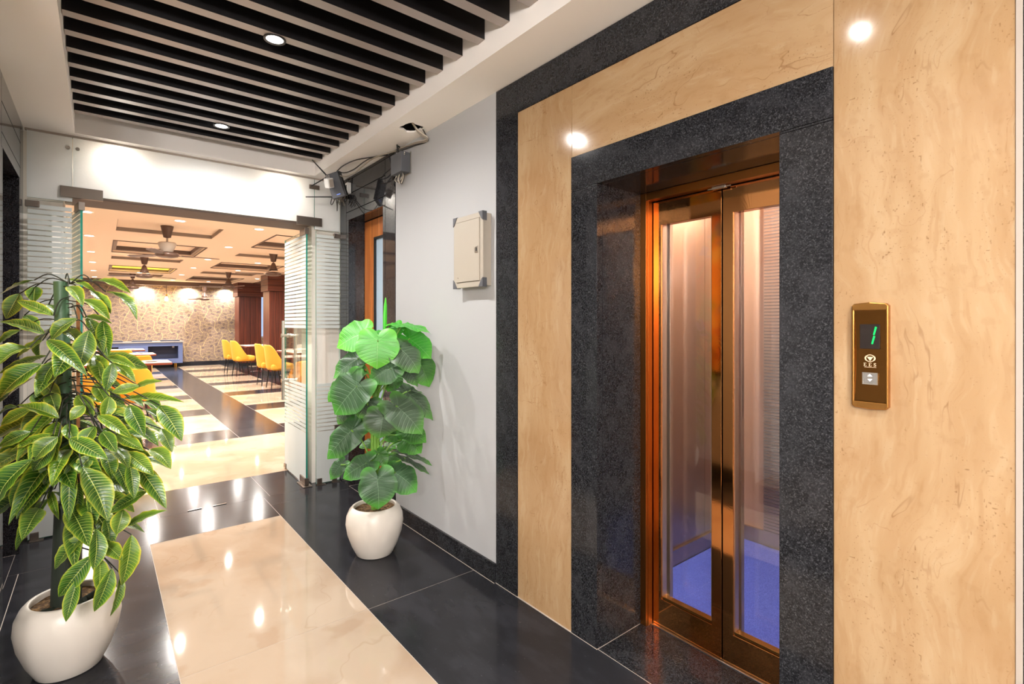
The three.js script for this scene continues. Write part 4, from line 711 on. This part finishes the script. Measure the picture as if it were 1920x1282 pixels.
{
  const o = thing('napkin_holder', 'white napkin holder standing on the table past the glass door', 'napkin holder', P(3.5, .756, 11.9)); part(o, 'holder', [box(.16, .01, .08, .002, 0, .005, 0), box(.16, .09, .005, .002, 0, .05, .036), box(.16, .09, .005, .002, 0, .05, -.036)], M.china);
  part(o, 'napkin', [-.02, -.008, .006, .02].map((z, i) => box(.13, .13 + i * .01, .004, .001, rr(-.01, .01), .075, z)), M.whitePlastic);
  const s = thing('booth_sofa', 'long yellow booth sofa under the wide window', 'sofa', P(5.2, 0, 14.6)); part(s, 'seat', box(.6, .2, 4.0, .05, -.05, .36, 0), M.yellow); for (let i = 0; i < 5; i++) part(s, 'back_cushion', box(.16, .55, .79, .05, .28, .68, -1.6 + i * .8), M.yellow); part(s, 'plinth', box(.55, .27, 3.96, .004, 0, .135, 0), M.wood);
  const t = thing('window_counter', 'pale counter shelf along the sill of the wide window', 'counter', P(5.645, .98, 14.6)); part(t, 'shelf', box(.1, .04, 4.0, .006, 0, 0, 0), M.china); part(t, 'front_board', box(.02, .12, 4.0, .003, .03, -.08, 0), M.wood);
}
// buffet
{
  const o = thing('buffet_counter', 'long blue buffet counter with grey stone top against the wallpaper', 'counter', P(.52, 0, 19.45));
  part(o, 'top', box(3.1, .04, .62, .006, 0, .80, .0), M.counterStone);
  part(o, 'carcass', extrude(poly(rect(-1.52, 1.52, .13, .78), [rect(-1.40, -.10, .27, .67), rect(.62, 1.40, .27, .67)]), .56, .004).translate(0, 0, -.27), M.blue);
  for (const [a, b] of [[-1.4, -.1], [.62, 1.4]]) part(o, 'niche', [box(b - a, .4, .02, 0, (a + b) / 2, .47, -.1), box(b - a, .02, .36, 0, (a + b) / 2, .275, .08)], M.blueDark);
  part(o, 'socket', box(.06, .06, .02, .004, 1.3, .63, -.08), M.china);
  for (const x of [-1.35, 1.35]) part(o, 'foot', [rod(V(x, 0, .22), V(x, .13, .22), .02), rod(V(x, 0, -.2), V(x, .13, -.2), .02)], M.brass);
  ['closest to the open end', 'in the middle', 'farthest along, behind the leaves'].forEach((w, i) => { const t = thing('serving_tray', 'dark serving tray on the buffet top, ' + w, 'tray', P(1.72 - i * .72, .82, 19.42), 0, 'trays on the buffet'); part(t, 'tray', box(.5, .035, .3, .012, 0, .018, 0), M.blueDark); part(t, 'rim', extrude(poly(rect(-.255, .255, -.155, .155), [rect(-.235, .235, -.135, .135)]), .012, .002).rotateX(-Math.PI / 2).translate(0, .034, 0), M.steel); });
}
// ceiling fans
function fan(label, x, d, yTop, turn, pale) {
  const o = thing('ceiling_fan', label, 'ceiling fan', P(x, yTop, d), turn, 'ceiling fans');
  part(o, 'canopy', lathe([[.012, -.17], [.045, -.16], [.075, -.02], [.08, 0], [0, 0]], 24), M.fan);
  part(o, 'rod', rod(V(0, -.16, 0), V(0, -.30, 0), .013), M.fanPale);
  part(o, 'motor_cap', pale ? lathe([[.02, -.22], [.10, -.23], [.115, -.25], [.07, -.36], [.03, -.37]], 24) : lathe([[.012, -.18], [.03, -.19], [.075, -.31], [.08, -.33], [.02, -.33]], 24), pale ? M.fanPale : M.fan);
  part(o, 'motor', lathe([[0, -.36], [.05, -.36], [.13, -.375], [.145, -.40], [.13, -.43], [.07, -.445], [0, -.445]], 32), M.fan);
  for (let i = 0; i < 3; i++) { const a = i * Math.PI * 2 / 3, s = poly([[.17, -.035], [.3, -.06], [.62, -.055], [.66, -.03], [.66, .03], [.6, .05], [.3, .045], [.17, .03]]); part(o, 'blade', extrude(s, .008, .002).rotateX(-Math.PI / 2 + .16).translate(0, -.405, 0).rotateY(a), M.fan); part(o, 'blade_arm', box(.14, .006, .03, .002, .16, -.405, 0).rotateY(a), M.steel); }
}
fan('ceiling fan with pale motor cup, closest to the glass entrance', .73, 8.6, 2.757, .15, true); fan('ceiling fan before the yellow lit recess', .70, 12.8, 2.757, .55, false); fan('ceiling fan beyond the yellow lit recess', .68, 17.1, 2.757, .1, false);
fan('ceiling fan closest to the open glass door leaf', 2.64, 10.7, 2.757, .75, false); fan('ceiling fan over the aisle before the wood columns', 2.64, 15.2, 2.757, .9, false); fan('ceiling fan hanging before the wallpapered wall', 2.62, 19.05, 2.57, .1, false);
// downlights of the dining room
const ORD = ['first', 'second', 'third', 'fourth', 'fifth', 'sixth', 'seventh'];
const rows = [[-.13, [5.6, 7.75, 9.86, 12.06, 14.1, 16.38, 18.6], 'in the row over the left-side tables'.replace('left-side', 'long')], [1.715, [5.6, 7.7, 9.86, 12.03, 14.09, 16.34, 18.56], 'in the row over the central aisle'], [.79, [5.6, 7.7, 12.07, 16.34], 'in the row between the fans'], [2.665, [7.75, 12.08, 14.13, 18.56], 'in the row over the yellow chairs'], [3.6, [5.6, 7.75, 9.9, 12.05, 16.4], 'in the row before the wide window']];
for (const [x, ds, w] of rows) ds.forEach((d, i) => downlight('dining_spotlight', 'small round ceiling spotlight, ' + ORD[i] + ' from the entrance ' + w, 'dining room spotlights', P(x, YC - .001, d), .055, d < 6 ? DINING * .5 : DINING, WARM, M.lensWarm));
[[-1.2, 'behind the plant'], [1.08, 'by the hanging bulb'], [2.28, 'by the wall fan'], [3.36, 'by the wood column']].forEach(([x, w]) => downlight('wall_washer_spotlight', 'spotlight at the cornice washing the wallpaper ' + w, 'cornice spotlights', P(x, 2.598, 19.72), .05, 5, WARM, M.lensWarm));
{
  const o = thing('pendant_bulb', 'bare warm bulb hanging on a cord before the wallpaper', 'pendant lamp', P(1.62, 2.575, 19.3)); part(o, 'cord', rod(V(0, 0, 0), V(0, -.28, 0), .006), M.black); part(o, 'holder', cyl(.022, .026, .07, 14).translate(0, -.31, 0), M.brass);
  part(o, 'bulb', lathe([[0, -.50], [.035, -.49], [.055, -.45], [.05, -.41], [.022, -.345], [.02, -.34]], 20), M.bulbGlow); const l = new THREE.PointLight(new THREE.Color(1, .65, .3), .8, 0, 2); l.position.set(0, -.44, 0); l.castShadow = true; o.add(l);
}
scene.traverse(o => { if (o.isMesh) { o.castShadow = true; o.receiveShadow = true; } });
renderer.render(scene, camera);
